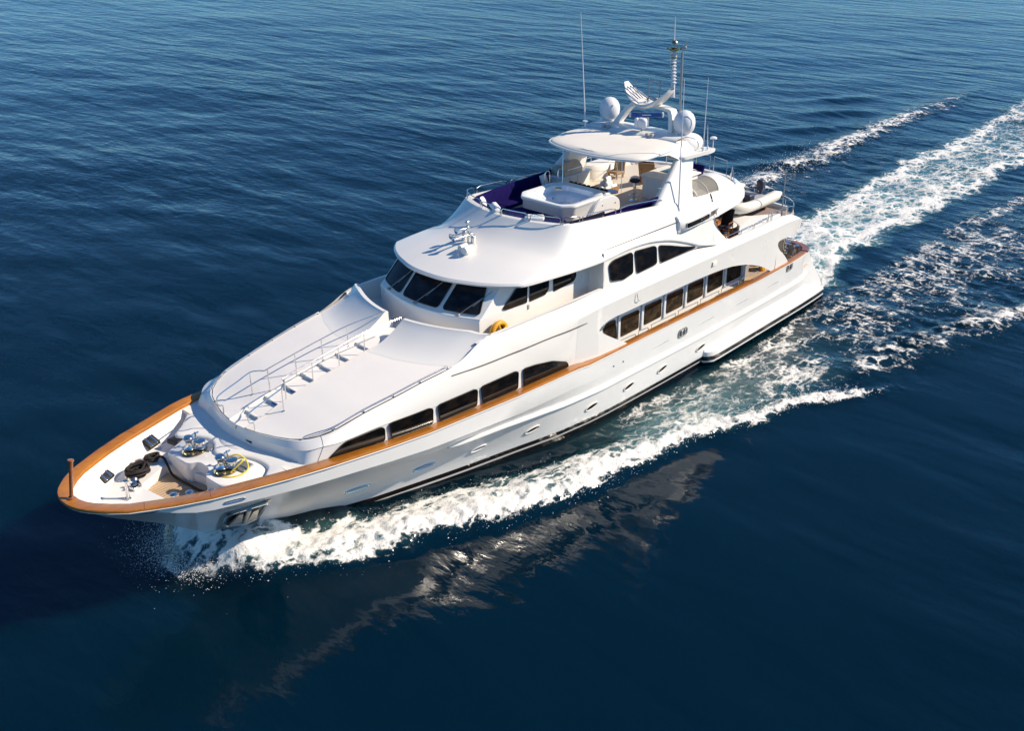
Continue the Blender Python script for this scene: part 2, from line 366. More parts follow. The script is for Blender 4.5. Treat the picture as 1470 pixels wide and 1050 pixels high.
# anchor pocket
def hp(x, z, out=0): return Vector((x, -hull_b(x, z) - out, z - out * .5))
PC = [(3.70, 2.50), (4.70, 3.02), (5.42, .72), (4.22, .80)]      # corners on the hull side (x, z)
def pk(u, v, out=0):
    a = [PC[0][k] * (1 - u) + PC[1][k] * u for k in (0, 1)]; b = [PC[3][k] * (1 - u) + PC[2][k] * u for k in (0, 1)]
    return hp(a[0] * (1 - v) + b[0] * v, a[1] * (1 - v) + b[1] * v, out)
pr = rounded([(0, 0), (1, 0), (1, 1), (0, 1)], [.3, .05, .05, .05], 5)
q = MB().grid([[pk(u, v, .012) for u in np.linspace(0, 1, 12)] for v in np.linspace(0, 1, 12)])
pocket = build('anchor_pocket_plate', q, 'galv', hull)
q = MB().grid([[pk(u, v, .03) for u in np.linspace(.10, .90, 9)] for v in np.linspace(.03, .62, 7)]); build('anchor_recess', q, 'black', hull)
build('recess_rim', MB().tube([pk(u, v, .05) for u, v in rounded([(.08, .02), (.92, .02), (.89, .66), (.12, .66)], .12, 4)], .05, 7, closed=True), 'chrome', hull)
q = MB().tube([pk(.5, .02, .08), pk(.5, .5, .14)], [.08, .07], 8)
for sx_ in (-1, 1):
    A_, B_, C_, D_ = (pk(.5 + sx_ * .05, .48, .10), pk(.5 + sx_ * .30, .52, .09), pk(.5 + sx_ * .20, .06, .08), pk(.5 + sx_ * .10, .10, .08))
    nrm = (B_ - A_).cross(D_ - A_).normalized(); nrm = nrm if nrm.y < 0 else -nrm
    q.prism([A_, B_, C_, D_], nrm * .07)
q.tube([pk(.2, .54, .10), pk(.5, .60, .13), pk(.8, .54, .10)], .055, 8)
build('anchor', q, 'galv', hull, bev=.01)
q = MB()
for k in range(24): u = .03 + .94 * k / 23; q.tube([pk(u, .74, .035), pk(u, .98, .035)], .018, 5)
build('anchor_pocket_grille', q, 'greyp', hull)

# cap rail ------------------------------------------------------------
q = MB()
def cap_row(x, sgn, wd):
    b, z = beam(x), sheer(x)
    return [(x, sgn * (b + .035), z - .02), (x, sgn * (b + .04), z + .02), (x, sgn * (b + .02), z + .05), (x, sgn * max(0, b - wd + .02), z + .05), (x, sgn * max(0, b - wd), z + .03), (x, sgn * max(0, b - wd), z - .05)]
capx = [.6, .8, 1, 1.35, 1.7, 2.1, 2.5, 3, 3.5, 4, 4.6, 5.1, 5.6, 6.2, 7, 8.4, 10, 12, 14, 16, 16.9, 17.25, 17.5, 17.9, 18.5, 20, 22, 24, 26, 28, 30, 31.5, 33, 34, 34.4]
capw = [(0, .34), (5, .36), (7, .30), (17.3, .28), (18, .22), (35, .24)]
bowcap = []
for a in np.linspace(-1, 1, 33):
    pass
def plan_pts():
    fw = [(x, beam(x)) for x in capx[::-1]] + [(.42, 1.0), (.25, .8), (.12, .58), (.04, .35), (0, .15)]
    return fw
pp = plan_pts(); full = [(x, -h) for x, h in pp] + [(0, 0)] + [(x, h) for x, h in pp[::-1]]
rows = []
for i, (x, y) in enumerate(full):
    a = Vector(full[max(0, i - 1)]); b = Vector(full[min(len(full) - 1, i + 1)]); d = (b - a).normalized(); nrm = Vector((d.y, -d.x))  # inward normal
    if nrm.dot(Vector((17 - x, -y))) < 0: nrm = -nrm
    wd = lerp(x, capw); z = sheer(x); p = Vector((x, y)); o_ = p - nrm * .04; o2 = p - nrm * .025; i1 = p + nrm * (wd - .02); i2 = p + nrm * wd
    rows.append([(o_.x, o_.y, z - .03), (o_.x, o_.y, z + .02), (o2.x, o2.y, z + .05), (i1.x, i1.y, z + .05), (i2.x, i2.y, z + .03), (i2.x, i2.y, z - .06)])
cap = build('cap_rail', MB().grid(rows, closed=True), 'teak_v', yacht, sharp=50)
st = rows[:]  # white sheer moulding line under the cap
q = MB()
for side in (-1, 1):
    ps = [(x, side * (h + .03), sheer(x) - .045) for x, h in pp]
    q.tube(ps, .022, 6)
build('sheer_moulding', q, 'gel', hull)
# scarf joints of the cap rail (thin darker lines)
q = MB()
for x, sgn in ((1.42, -1), (1.1, 1), (3.0, -1), (3.3, 1)):
    b, z = beam(x), sheer(x); q.box((x, sgn * (b - .15), z + .0515), (.02, .34, .004), rz=sgn * .5)
build('cap_rail_joint', q, 'teak_d', cap)
# stern wrap of the cap rail (darker varnish)
pts = smooth_curve([(34.4, -3.70, 2.9), (34.75, -3.6, 2.9), (35.0, -3.3, 2.92), (35.05, -2.9, 2.94), (35.05, -2.3, 2.94)], 5)
for sgn in (1, -1):
    q = MB(); rr = []
    for i, p_ in enumerate(pts):
        a = Vector(pts[max(0, i - 1)]); b = Vector(pts[min(len(pts) - 1, i + 1)]); d = (b - a); nr = Vector((-d.y, d.x, 0)).normalized(); p_ = Vector(p_)
        rr.append([(v.x, v.y * sgn, v.z) for v in (p_ + nr * .17 - Vector((0, 0, .05)), p_ + nr * .17, p_ + nr * .15 + Vector((0, 0, .03)), p_ - nr * .15 + Vector((0, 0, .03)), p_ - nr * .17, p_ - nr * .17 - Vector((0, 0, .05)))])
    build('stern_cap_rail', q.grid(rr, closed=True), 'teak_d', yacht, sharp=50)
# bulwark inner lining and stern bulwark
rows = []
for i, (x, y) in enumerate(full):
    if x > 5.9: continue
    a = Vector(full[max(0, i - 1)]); b = Vector(full[min(len(full) - 1, i + 1)]); d = (b - a).normalized(); nrm = Vector((d.y, -d.x))
    if nrm.dot(Vector((17 - x, -y))) < 0: nrm = -nrm
    z = sheer(x); p = Vector((x, y)); rw = []
    for t, zz in ((.30, z + .01), (.37, z - .12), (.50, z - .40), (.62, 3.22), (.85, 3.17)):
        c_ = p + nrm * t; cx2 = max(c_.x, float(np.interp(-zz, [-q_[1] for q_ in STEM], [q_[0] for q_ in STEM])) + .22); lim = max(.0, hull_b(cx2, zz) - .06); cy2 = 0 if c_.y * y < 0 else math.copysign(min(abs(c_.y), lim), y)
        rw.append((cx2, cy2, zz))
    rows.append(rw)
build('bulwark_lining', MB().grid(rows), 'gel', yacht)
rows = [[(x, beam(min(x, 34.4)) - .2 , sheer(x)), (x, beam(min(x, 34.4)) - .22, 2.05)] for x in np.linspace(18.2, 34.9, 24)]
build('bulwark_lining', MB().sgrid(rows), 'gel', yacht)
build('stern_bulwark', MB().grid([[(35.05, y, 2.9), (35.0, y, 2.0)] for y in np.linspace(-3.2, 3.2, 9)]).grid([[(35.2, y, 2.9), (35.32, y, 1.9)] for y in np.linspace(-3.3, 3.3, 9)]), 'gel', yacht)
build('side_deck', MB().grid([[(x, -3.75, 2.05), (x, -2.9, 2.05)] for x in np.linspace(18.2, 31, 8)]).grid([[(x, 3.75, 2.05), (x, 2.9, 2.05)] for x in np.linspace(18.2, 31, 8)]), 'tan_deck', yacht)
q = MB()
for k in range(9): q.box((33.0 + .16 * k, -2.15, 3.9 - .22 * k), (.20, 1.0, .05), bev=.01)
build('stair_flight', q, 'cream', yacht)
build('stair_stringer', MB().prism([(32.7, -1.66, 4.1), (34.4, -1.66, 2.2), (34.4, -1.66, 1.95), (32.5, -1.66, 3.9)], (0, -.05, 0)), 'cream', yacht)
build('aft_deck', MB().grid([[(x, y, 2.05) for y in np.linspace(-3.72, 3.72, 5)] for x in np.linspace(30.9, 35.0, 4)]), 'teak_deck', yacht)

# foredeck ------------------------------------------------------------
def fill(polys, z):
    bm = bmesh.new(); ed = []
    for p in polys:
        vs = [bm.verts.new((x, y, z)) for x, y in p]; ed += [bm.edges.new((vs[i], vs[(i + 1) % len(vs)])) for i in range(len(vs))]
    bmesh.ops.triangle_fill(bm, use_beauty=True, edges=ed); bm.verts.index_update()
    r = MB().add([v.co for v in bm.verts], [tuple(v.index for v in f.verts) for f in bm.faces]); bm.free(); return r
fb_ = lambda x: max(.02, min(beam(x) - .45, hull_b(x, 3.2) - .05))
outer = [(x, -fb_(x)) for x in (5.9, 5.2, 4.2, 3, 2, 1.5, 1.2, 1.05)] + [(1.0, 0)] + [(x, fb_(x)) for x in (1.05, 1.2, 1.5, 2, 3, 4.2, 5.2, 5.9)]
well = rounded([(2.35, .42), (3.55, .98), (3.75, .2), (3.9, -.5), (3.95, -1.95), (3.1, -1.72), (2.55, -1.2)], .12)
fd = fill([outer, well], 3.2)
for i in range(len(well)):
    a, b = well[i], well[(i + 1) % len(well)]
    fd.add([(*a, 3.2), (*b, 3.2), (*b, 2.88), (*a, 2.88)], [(0, 1, 2, 3)])
fore = build('foredeck', fd, 'gel', yacht, sharp=30)
build('teak_panel', MB().add([(*p, 2.9) for p in well], [tuple(range(len(well)))]), 'teak_deck', fore)
# raised windlass platform
wp = rounded([(3.62, 1.05), (4.45, 1.42), (5.3, 1.5), (5.3, -2.3), (4.55, -2.38), (3.82, -2.05), (3.62, -1.75), (3.62, -1.02), (3.95, -.78), (3.98, -.2), (3.66, -.02)], .16)
q = MB(); lev = [(0, 2.88, 0), (0, 3.42, 0), (.05, 3.52, 0), (.12, 3.55, 0)]
cx, cy = 4.5, -.5
q.grid([[(x + (cx - x) * t * .35, y + (cy - y) * t * .35, z) for x, y in wp] for t, z, _ in lev], closed=True)
q.add([(x + (cx - x) * .12 * .35, y + (cy - y) * .12 * .35, 3.55) for x, y in wp], [tuple(range(len(wp)))])
plat = build('windlass_platform', q, 'gel', fore, sharp=45)
build('side_infill', MB().sgrid([[(x, 2.4, 3.655), (x, beam(x) - .24, lerp(x, [(4.9, 3.66), (6, 3.68), (7, 3.6)]))] for x in np.linspace(5.33, 6.8, 8)]).sgrid([[(5.33, 2.4, 3.655), (5.33, beam(5.33) - .24, 3.665)], [(5.30, 2.4, 3.2), (5.30, beam(5.33) - .4, 3.2)]]), 'gel', fore)
# raised deck between the windlass recess and the deck house
fr_ = smooth_curve([(5.35, 2.62, 0), (4.75, 2.0, 0), (4.3, 1.62, 0), (4.62, 1.28, 0), (4.86, .75, 0), (4.8, .3, 0), (4.52, -.15, 0), (4.62, -.5, 0), (4.95, -.95, 0), (5.12, -1.5, 0), (5.08, -2.05, 0), (4.72, -2.42, 0), (4.9, -2.72, 0)], 4)
rr = [[(x - .03, y, 3.3), (x, y, 3.58), (x + .04, y, 3.625), (x + .12, y, 3.64), (5.6, y * .96, 3.655), (6.1, y, 3.66)] for x, y, _ in fr_]
build('raised_foredeck', MB().grid(rr), 'gel', fore, sharp=45)
q = MB()
for x, y, z in ((4.98, -1.62, 3.5), (5.0, .55, 3.5)): q.ell((x - .12, y, z), (.03, .05, .03), 8, 6)
build('drain_scupper', q, 'black', fore)
def windlass(x, y):
    build('windlass_base', MB().lathe([(0, .01), (.34, .01), (.36, .04), (.33, .06), (.22, .08), (0, .09)], (x, y, 3.55), 24, sc=(1.15, .9)), 'brass', fore); q = MB()
    q.lathe([(.13, 0), (.16, .05), (.1, .12), (.09, .26), (.14, .34), (.16, .4), (.12, .44), (0, .45)], (x - .12, y + .05, 3.66), 18)
    q.lathe([(.15, 0), (.17, .05), (.11, .1), (.11, .16), (.17, .2), (.17, .25), (0, .27)], (x + .14, y - .12, 3.66), 18)
    q.box((x + .2, y + .18, 3.74), (.2, .16, .2), bev=.03); q.tube([(x + .2, y + .18, 3.8), (x + .2, y + .2, 4.05)], .03, 8); q.tube([(x + .1, y + .2, 4.0), (x + .32, y + .2, 4.02)], .025, 8)
    q.tube([(x - .34, y + .05, 3.6), (x - .34, y + .05, 3.74)], .04, 8)
    return build('windlass', q, 'chrome', fore)
windlass(4.22, .42); windlass(4.24, -1.22)
build('chain_hatch', MB().box((4.62, .32, 3.565), (.42, .42, .04), rz=.3, bev=.012), 'grey', fore)
build('chain_hatch', MB().box((4.66, -1.42, 3.6), (.42, .5, .05), rz=.2, bev=.012, ry=-.1), 'grey', fore)
q = MB().box((4.3, 1.55, 3.45), (.42, .44, .16), rz=.25, bev=.03, ry=.12); build('black_hatch', q, 'black', fore)
def hatch(x, y, rz):
    q = MB().box((x, y, 3.40), (.50, .42, .12), rz=rz, bev=.055, rx=.55); h_ = build('deck_vent', q, 'black', fore)
    q = MB()
    for s_ in (-1, 1): q.box((x + math.cos(rz) * .11 * s_ + math.sin(rz) * .03, y + math.sin(rz) * .11 * s_ - math.cos(rz) * .03, 3.452), (.06, .36, .025), rz=rz, bev=.008, rx=.55)
    build('vent_bar', q, 'chrome', h_)
hatch(1.80, 1.40, .46); hatch(3.75, 2.17, .33)
# mushroom bollards along the port bulwark
for x, y in ((2.55, -1.12), (2.92, -1.35), (3.38, -1.72), (3.95, -2.08)):
    build('mushroom_bollard', MB().lathe([(.05, 0), (.05, .40), (.10, .42), (.115, .45), (.08, .48), (0, .49)], (x, y, 3.05), 18), 'chrome', fore)
build('anchor_roller', MB().lathe([(.14, -.09), (.09, -.03), (.09, .03), (.14, .09), (0, .09)], (2.22, .42, 3.36), 18, axis=(.3, 1, 0)).box((2.2, .4, 3.26), (.3, .22, .1), bev=.02, rz=.3), 'chrome', fore)
q = MB().box((1.78, .08, 3.21), (.16, .2, .03), bev=.01).tube([(1.78, .08, 3.2), (1.80, .10, 3.75)], .045, 10).lathe([(0, 0), (.07, .01), (.07, .04), (0, .05)], (1.8, .1, 3.74), 12)
q.tube([(1.73, .02, 3.22), (1.8, .1, 3.5)], .02, 6).tube([(1.86, .12, 3.22), (1.8, .1, 3.5)], .02, 6)
build('light_post', q, 'chrome', fore)
build('deck_fitting', MB().lathe([(.1, 0), (.1, .05), (.07, .1), (.1, .16), (0, .17)], (2.95, 1.55, 3.2), 16).lathe([(.1, 0), (.1, .05), (.07, .1), (.1, .16), (0, .17)], (2.35, .95, 3.2), 16), 'chrome', fore)
q = MB().lathe([(.055, 0), (.055, .1), (.05, .75), (.065, 1.12), (.085, 1.14), (.085, 1.18), (0, 1.2)], (.2, 0, 3.98), 16, axis=(.17, 0, 1)).lathe([(.1, 0), (.1, .05), (.06, .09)], (.2, 0, 3.99), 16)
build('bow_staff', q, 'teak_d', yacht)

# ------------------------------------------------------------------ forward deck house (shell from the cap rail to the roof edge)
HSE = [  # (E roof edge), (K window-head crease), (B foot)   x, half breadth, z
 ((5.50, 0, 4.12), (5.44, 0, 3.95), (5.28, 0, 3.15)), ((5.53, .5, 4.12), (5.47, .52, 3.95), (5.31, .5, 3.15)), ((5.62, 1.0, 4.13), (5.56, 1.04, 3.95), (5.40, 1.06, 3.15)),
 ((5.80, 1.6, 4.15), (5.73, 1.70, 3.96), (5.56, 1.76, 3.15)), ((6.00, 2.08, 4.17), (5.88, 2.28, 3.98), (5.68, 2.38, 3.3)), ((6.25, 2.42, 4.2), (6.04, 2.76, 4.05), (5.78, 2.80, 3.58)),
 ((6.6, 2.68, 4.27), (6.42, 3.04, 4.13), (6.2, 3.0, 3.70)), ((7.03, 2.86, 4.36), (7.0, 3.21, 4.12), (7.0, 3.15, 3.645)), ((8.09, 3.0, 4.57), (8.35, 3.32, 4.11), (8.4, 3.27, 3.515)),
 ((9.17, 3.14, 4.72), (9.6, 3.44, 4.03), (9.6, 3.40, 3.415)), ((10.2, 3.24, 4.86), (10.95, 3.52, 3.98), (10.95, 3.47, 3.335)), ((11.3, 3.35, 4.98), (12.2, 3.56, 3.95), (12.2, 3.50, 3.275)),
 ((12.0, 3.37, 5.17), (13.0, 3.57, 3.93), (13.0, 3.51, 3.22)), ((12.6, 3.36, 5.42), (14.0, 3.58, 3.90), (14.0, 3.52, 3.165)), ((13.1, 3.36, 5.52), (15.0, 3.59, 3.80), (15.0, 3.53, 3.12)),
 ((13.8, 3.42, 5.50), (16.05, 3.60, 3.62), (16.0, 3.54, 3.08)), ((15.7, 3.45, 5.47), (16.9, 3.64, 3.40), (16.8, 3.55, 3.04)), ((17.4, 3.45, 5.43), (17.5, 3.68, 3.22), (17.4, 3.60, 2.98))]
rows = []
for E_, K_, B_ in HSE:
    E_, K_, B_ = map(np.array, (E_, K_, B_)); f = min(1, max(0, (E_[0] - 6.2) / 4))
    d1 = E_ * .88 + K_ * .12; d1[1] += .05 * f + .03; d1[2] += .02
    m1 = E_ * .55 + K_ * .45; m1[1] += .09 * f + .03; m2 = E_ * .25 + K_ * .75; m2[1] += .06 * f + .01
    k2 = K_ + np.array([0, -.02, -.03])
    rows.append([tuple(E_), tuple(d1), tuple(m1), tuple(m2), tuple(K_), tuple(k2), tuple(B_)])
rows[-1] = [(17.4, 3.45, 5.43), (17.4, 3.45 * .45 + 3.72 * .55 + .02, 5.43 * .45 + 4.85 * .55 + .02), (17.4, 3.72, 4.85), (17.4, 3.715, 4.80), (17.4, 3.671, 4.206), (17.4, 3.634, 3.594), (17.4, 3.60, 3.0)]
sm = []
for j in range(7):
    sm.append(smooth_curve([r[j] for r in rows], 3))
rows_s = [[sm[j][i] for j in range(7)] for i in range(len(sm[0]))]
house = build('deck_house', MB().sgrid(rows_s), 'gel', yacht, sharp=24)
KX = [(r[4][0], r[4][1]) for r in rows]; KZ = [(r[4][0], r[4][2]) for r in rows]; BX = [(r[6][0], r[6][1]) for r in rows]; BZ = [(r[6][0], r[6][2]) for r in rows]
def yhouse(x, z):
    zb, zk = lerp(x, BZ), lerp(x, KZ); t = (z - zb) / (zk - zb); return lerp(x, BX) + (lerp(x, KX) - .02 - lerp(x, BX)) * min(1, max(0, t))
def window(parent, poly, yf, m_='glass', r=.09, side=-1, name='window', rim=.016, rm='gel', out=.012):
    pr = rounded(poly, r, 4); dense = []
    for i in range(len(pr)):
        a, b = pr[i], pr[(i + 1) % len(pr)]; k = max(1, int(math.hypot(b[0] - a[0], b[1] - a[1]) / .25))
        dense += [(a[0] + (b[0] - a[0]) * t / k, a[1] + (b[1] - a[1]) * t / k) for t in range(k)]
    pts = [(x, side * (yf(x, z) + out), z) for x, z in dense]
    o = build(name, MB().prism(pts, (0, -side * .03, 0)), m_, parent, sharp=60)
    if rim: build(name + '_frame', MB().tube([(x, y + side * .004, z) for x, y, z in pts], rim, 6, closed=True), rm, parent)
    return o
W_FWD = [[(6.48, 3.68), (7.06, 4.10), (8.38, 4.10), (8.50, 3.98), (8.50, 3.55)],
 [(8.68, 4.11), (10.24, 4.06), (10.38, 3.98), (10.37, 3.44), (8.76, 3.52)], [(10.60, 4.04), (12.20, 4.01), (12.33, 3.92), (12.32, 3.33), (10.68, 3.40)],
 [(12.52, 3.99), (14.17, 3.95), (14.31, 3.86), (14.32, 3.21), (12.62, 3.29)], [(14.58, 3.90), (15.2, 3.83), (16.1, 3.65), (16.85, 3.36), (17.02, 3.10), (14.66, 3.17)]]
for p_ in W_FWD: window(house, p_, yhouse, 'glass', .12, rm='black', rim=.012, out=.065)
for xs_0, k0 in ((6.35, None),):
    i_ = min(range(len(rows_s)), key=lambda i: abs(rows_s[i][4][0] - xs_0)); r_ = rows_s[i_][0 if xs_0 < 8 else 0:(7 if xs_0 < 8 else 3)]
    build('panel_seam', MB().tube([(x, -h - .004, z + .004) for x, h, z in r_], .007, 5), 'greyp', house)
# bronze trim rods along the sides
def rod(pts, parent, r=.017):
    build('trim_rod', MB().tube(pts, r, 6), 'gold', parent)
def yE(x, z):  # side of the shell between crease and roof edge
    i = [r for r in rows_s]
    best = min(i, key=lambda r: abs(r[2][0] - x)); cand = best[:5]
    zs = [c[2] for c in cand][::-1]; ys = [c[1] for c in cand][::-1]
    return float(np.interp(z, zs, ys))
rod([(x, -(yE(x, lerp(x, [(11.2, 4.79), (13.8, 4.68), (18.25, 4.54)])) + .03), lerp(x, [(11.2, 4.79), (13.8, 4.68), (18.25, 4.54)])) for x in np.linspace(11.3, 17.9, 16)], house)

# coachroof deck with a stair channel down its centre -------------------------------------------------
EDGE = [r[0] for r in HSE[:15]]
ex = [e_[0] for e_ in EDGE]
def roof_z(x, y):
    e_ = float(np.interp(x, ex, [q_[1] for q_ in EDGE])); 
    ze = lerp(x, [(5.5, 4.12), (6.25, 4.2), (7.03, 4.36), (8.09, 4.57), (9.17, 4.72), (10.2, 4.86), (11.3, 4.97), (13, 5.08)])
    cmb = lerp(x, [(5.5, 0), (6.2, .06), (7, .13), (12, .13)]); return ze + .012 + cmb * max(0, 1 - (y / max(.5, e_)) ** 2)
q = MB(); rr = []
xs_ = sorted(set([5.515, 5.53, 5.62, 5.8, 6.0, 6.25, 6.6, 7.03] + list(np.linspace(7.03, 12.4, 19))))
for x in xs_:
    e_ = float(np.interp(x, ex, [q_[1] for q_ in EDGE])) - .0; y0 = .43
    rr.append([(x, y0 + (max(e_ - .03, y0) - y0) * t, roof_z(x, y0 + (max(e_ - .03, y0) - y0) * t)) for t in np.linspace(0, 1, 9)])
q.sgrid(rr)
croof = build('coachroof_deck', q, 'deck', yacht)
# stair channel
q = MB(); q2 = MB(); q3 = MB()
sx = [5.5, 6.12, 6.86, 7.58, 8.3, 9.0, 9.75, 10.6, 12.2]
for i in range(len(sx) - 1):
    a, b = sx[i], sx[i + 1]; z = roof_z(a, 0) - .02 if i else 4.0
    zt = roof_z((a + b) / 2 + .12, 0) - .09
    zprev = roof_z((sx[i - 1] + a) / 2 + .12, 0) - .09 if i else 3.98
    za, zb, zp = roof_z(a, 0) - .035, roof_z(b, 0) - .125, (roof_z(a, 0) - .125 if i else 3.98)
    q.add([(a, -.42, za), (b, -.42, zb), (b, .42, zb), (a, .42, za)], [(0, 1, 2, 3)])
    q.add([(a, -.42, zp), (a, .42, zp), (a, .42, za), (a, -.42, za)], [(0, 1, 2, 3)])
    zt = za
    if i: q2.box((a - .02, -.14, zt - .01), (.07, .54, .04), bev=.008)
    if i in (2, 3): q3.box((a - .045, -.14, zt - .055), (.03, .24, .06))  # blue plates whose colour stands in for sky reflected on two risers
rr = [[(x, .42, roof_z(x, .42) + .015), (x, .42, roof_z(x, 0) - .35)] for x in np.linspace(5.53, 12.3, 16)]
q.sgrid(rr)
q.sgrid([[(x, .40, roof_z(x, .42) + .02), (x, .47, roof_z(x, .42) + .02)] for x in np.linspace(5.53, 11.6, 16)])
build('stair_channel', q, 'deck', croof)
build('stair_tread', q2, 'deck', croof); build('sky_glint_plate', q3, 'blue', croof)
# half-round landing step on the house front
q = MB(); pr = [(5.5 - .62 * math.cos(a) * 1.0, -.1 + .78 * math.sin(a)) for a in np.linspace(-math.pi / 2, math.pi / 2, 17)]
q.grid([[(x + (5.5 - x) * t, y + (-.1 - y) * t * .4, z) for x, y in pr] for t, z in ((0, 3.15), (.04, 3.6), (.12, 3.66), (.5, 3.68), (1, 3.68))])
build('landing_step', q, 'gel', fore, sharp=50)
# base moulding round the house front
ps = [(x - .17, y, 3.2) for x, y in [(5.98, -2.72), (5.75, -2.25), (5.5, -1.6), (5.33, -.95), (5.25, -.4), (5.23, 0), (5.25, .4), (5.33, .95), (5.5, 1.6), (5.75, 2.25), (5.98, 2.72)]]
pss = smooth_curve(ps, 3); rr = [[(x - .0, y, 3.15), (x, y, 3.42), (x + .04, y * .99, 3.46), (x + .3, y * .97, 3.48)] for x, y, z in pss]
build('base_moulding', MB().grid(rr), 'gel', fore, sharp=40)
build('deck_lamp', MB().box((5.47, -.62, 3.78), (.06, .26, .05), bev=.01), 'black', fore)

# hand rails ----------------------------------------------------------
for s_ in (-1, 1):
    q = MB(); P1 = lambda x, z: (x, s_ * .81, z)
    q.tube(smooth_curve([P1(5.59, 4.14), P1(5.59, 4.42), P1(5.5, 4.46), P1(5.42, 4.55), P1(5.42, 4.72), P1(5.55, 4.84), P1(6.2, 5.03), P1(6.68, 5.17), (6.9, s_ * .66, 5.2), (7.0, s_ * .5, 5.22), (7.1, s_ * .43, 5.27), (8.17, s_ * .43, 5.43), (9.23, s_ * .43, 5.57), (10.33, s_ * .42, 5.69), (11.95, s_ * .40, 5.70)], 5), .02, 8)
    for x, y, z0, z1 in ((6.68, .81, 4.38, 5.17), (7.08, .42, 4.48, 5.27), (8.15, .42, 4.66, 5.43), (9.22, .42, 4.82, 5.57), (10.3, .42, 4.94, 5.69)):
        q.tube([(x, s_ * y, z0), (x, s_ * (y + .015), z1)], .018, 8); q.lathe([(.045, 0), (.045, .015), (0, .02)], (x, s_ * y, z0 + .01), 10)
    build('stair_handrail', q, 'chrome', croof)
    q = MB(); pr = [(6.18, 2.40, 4.22), (6.25, 2.46, 4.30), (6.5, 2.6, 4.36), (7.03, 2.86, 4.46), (8.09, 2.98, 4.66), (9.17, 3.12, 4.81), (10.2, 3.22, 4.95), (11.3, 3.32, 5.06)]
    q.tube(smooth_curve([(x, s_ * (y - .05), z) for x, y, z in pr], 4), .02, 8)
    for x, y, z in pr[3:]: q.tube([(x, s_ * (y - .05), z), (x, s_ * (y - .03), z - .1)], .014, 6); q.box((x, s_ * (y - .04), z - .085), (.10, .06, .02))
    build('edge_handrail', q, 'chrome', croof)

# breakwater sweep in front of the pilothouse ------------------------
basex = [(.28, 10.31), (.84, 10.44), (1.56, 10.55), (2.52, 10.95), (3.2, 11.4), (3.4, 11.5)]
yl = list(np.linspace(.46, 3.34, 12))
for s_ in (-1, 1):
    rr = []
    for y in yl:
        xb = lerp(y, basex); xl = 11.93 + .1 * y * y; zb = roof_z(xb, y) + .004; zl = 5.62 if y < 3 else 5.56; row = []
        for t in np.linspace(0, 1, 9): row.append((xb + (xl - xb) * t, s_ * y, zb + (zl - zb) * (.12 * t + .88 * t ** 1.9)))
        row += [(xl + .03, s_ * y, zl + .03), (xl + .16, s_ * y, zl + .03), (xl + .2, s_ * y, zl), (xl + .22, s_ * y, 4.78)]
        rr.append(row)
    q = MB().grid(rr)
    r0 = rr[0]; q.add(r0 + [(r0[-1][0], r0[-1][1], 4.7), (r0[0][0], r0[0][1], 4.7)], [tuple(range(len(r0) + 2))])
    build('breakwater', q, 'gel', yacht, sharp=35)
# walkway and inner faces of the bulwark
build('bridge_walkway', MB().grid([[(x, y, 4.77) for y in np.linspace(-3.5, 3.5, 7)] for x in np.linspace(11.9, 19.4, 9)]), 'deck', yacht)
rr = [[(x, lerp(x, [(12.6, 3.34), (13.8, 3.40), (15.7, 3.43), (19.4, 3.43)]), lerp(x, [(12.6, 5.42), (13.1, 5.52), (13.8, 5.5), (15.7, 5.47), (19.4, 5.41)])),
       (x, lerp(x, [(12.6, 3.24), (13.8, 3.28), (19.4, 3.29)]), lerp(x, [(12.6, 5.43), (13.1, 5.53), (13.8, 5.51), (15.7, 5.48), (19.4, 5.42)])), (x, 3.22, 4.77)] for x in np.linspace(12.6, 19.4, 14)]
build('bridge_bulwark_lining', MB().sgrid(rr), 'gel', yacht)

# ------------------------------------------------------------------ bridge-deck side shell over the side decks
KN = [(17.4, 3.72), (19, 3.84), (21, 3.9), (31, 3.92), (33, 3.84), (33.9, 3.66), (34.5, 3.3)]
KNZ = [(17.4, 4.85), (19, 5.0), (21, 5.03), (27, 4.96), (32, 4.91), (33.2, 4.80), (34.0, 4.55), (34.5, 4.22)]
TY = [(17.4, 3.45), (19.3, 3.45), (19.8, 3.40), (25.4, 3.42), (26.6, 3.58), (32, 3.60), (33.3, 3.5), (34.0, 3.3), (34.5, 3.05)]
TZ = [(17.4, 5.43), (19.3, 5.42), (19.8, 5.40), (25.0, 5.36), (26.2, 5.22), (27, 5.13), (32, 5.11), (33.2, 4.92), (34.0, 4.60), (34.5, 4.23)]
ARCH = [(17.4, 3.0), (18.58, 2.97), (18.6, 4.03), (18.75, 4.14), (19.1, 4.25), (19.53, 4.30), (21.04, 4.29), (22.88, 4.25), (24.84, 4.22), (26.2, 4.16), (26.96, 4.11), (27.6, 4.04), (28.09, 3.95), (28.7, 3.82),
        (29.29, 3.64), (29.8, 3.47), (30.25, 3.28), (30.7, 3.05), (31.09, 2.83), (31.4, 2.83), (31.402, 4.06), (31.5, 4.12), (31.74, 4.17), (32.7, 4.12), (33.5, 4.14), (34.1, 4.12), (34.5, 4.12)]
LY = [(17.4, 3.60), (18.6, 3.74), (20, 3.80), (31, 3.84), (32.6, 3.82), (33.9, 3.6), (34.5, 3.25)]
bx = sorted(set([a[0] for a in ARCH] + list(np.linspace(17.4, 34.4, 52))))
rr = []
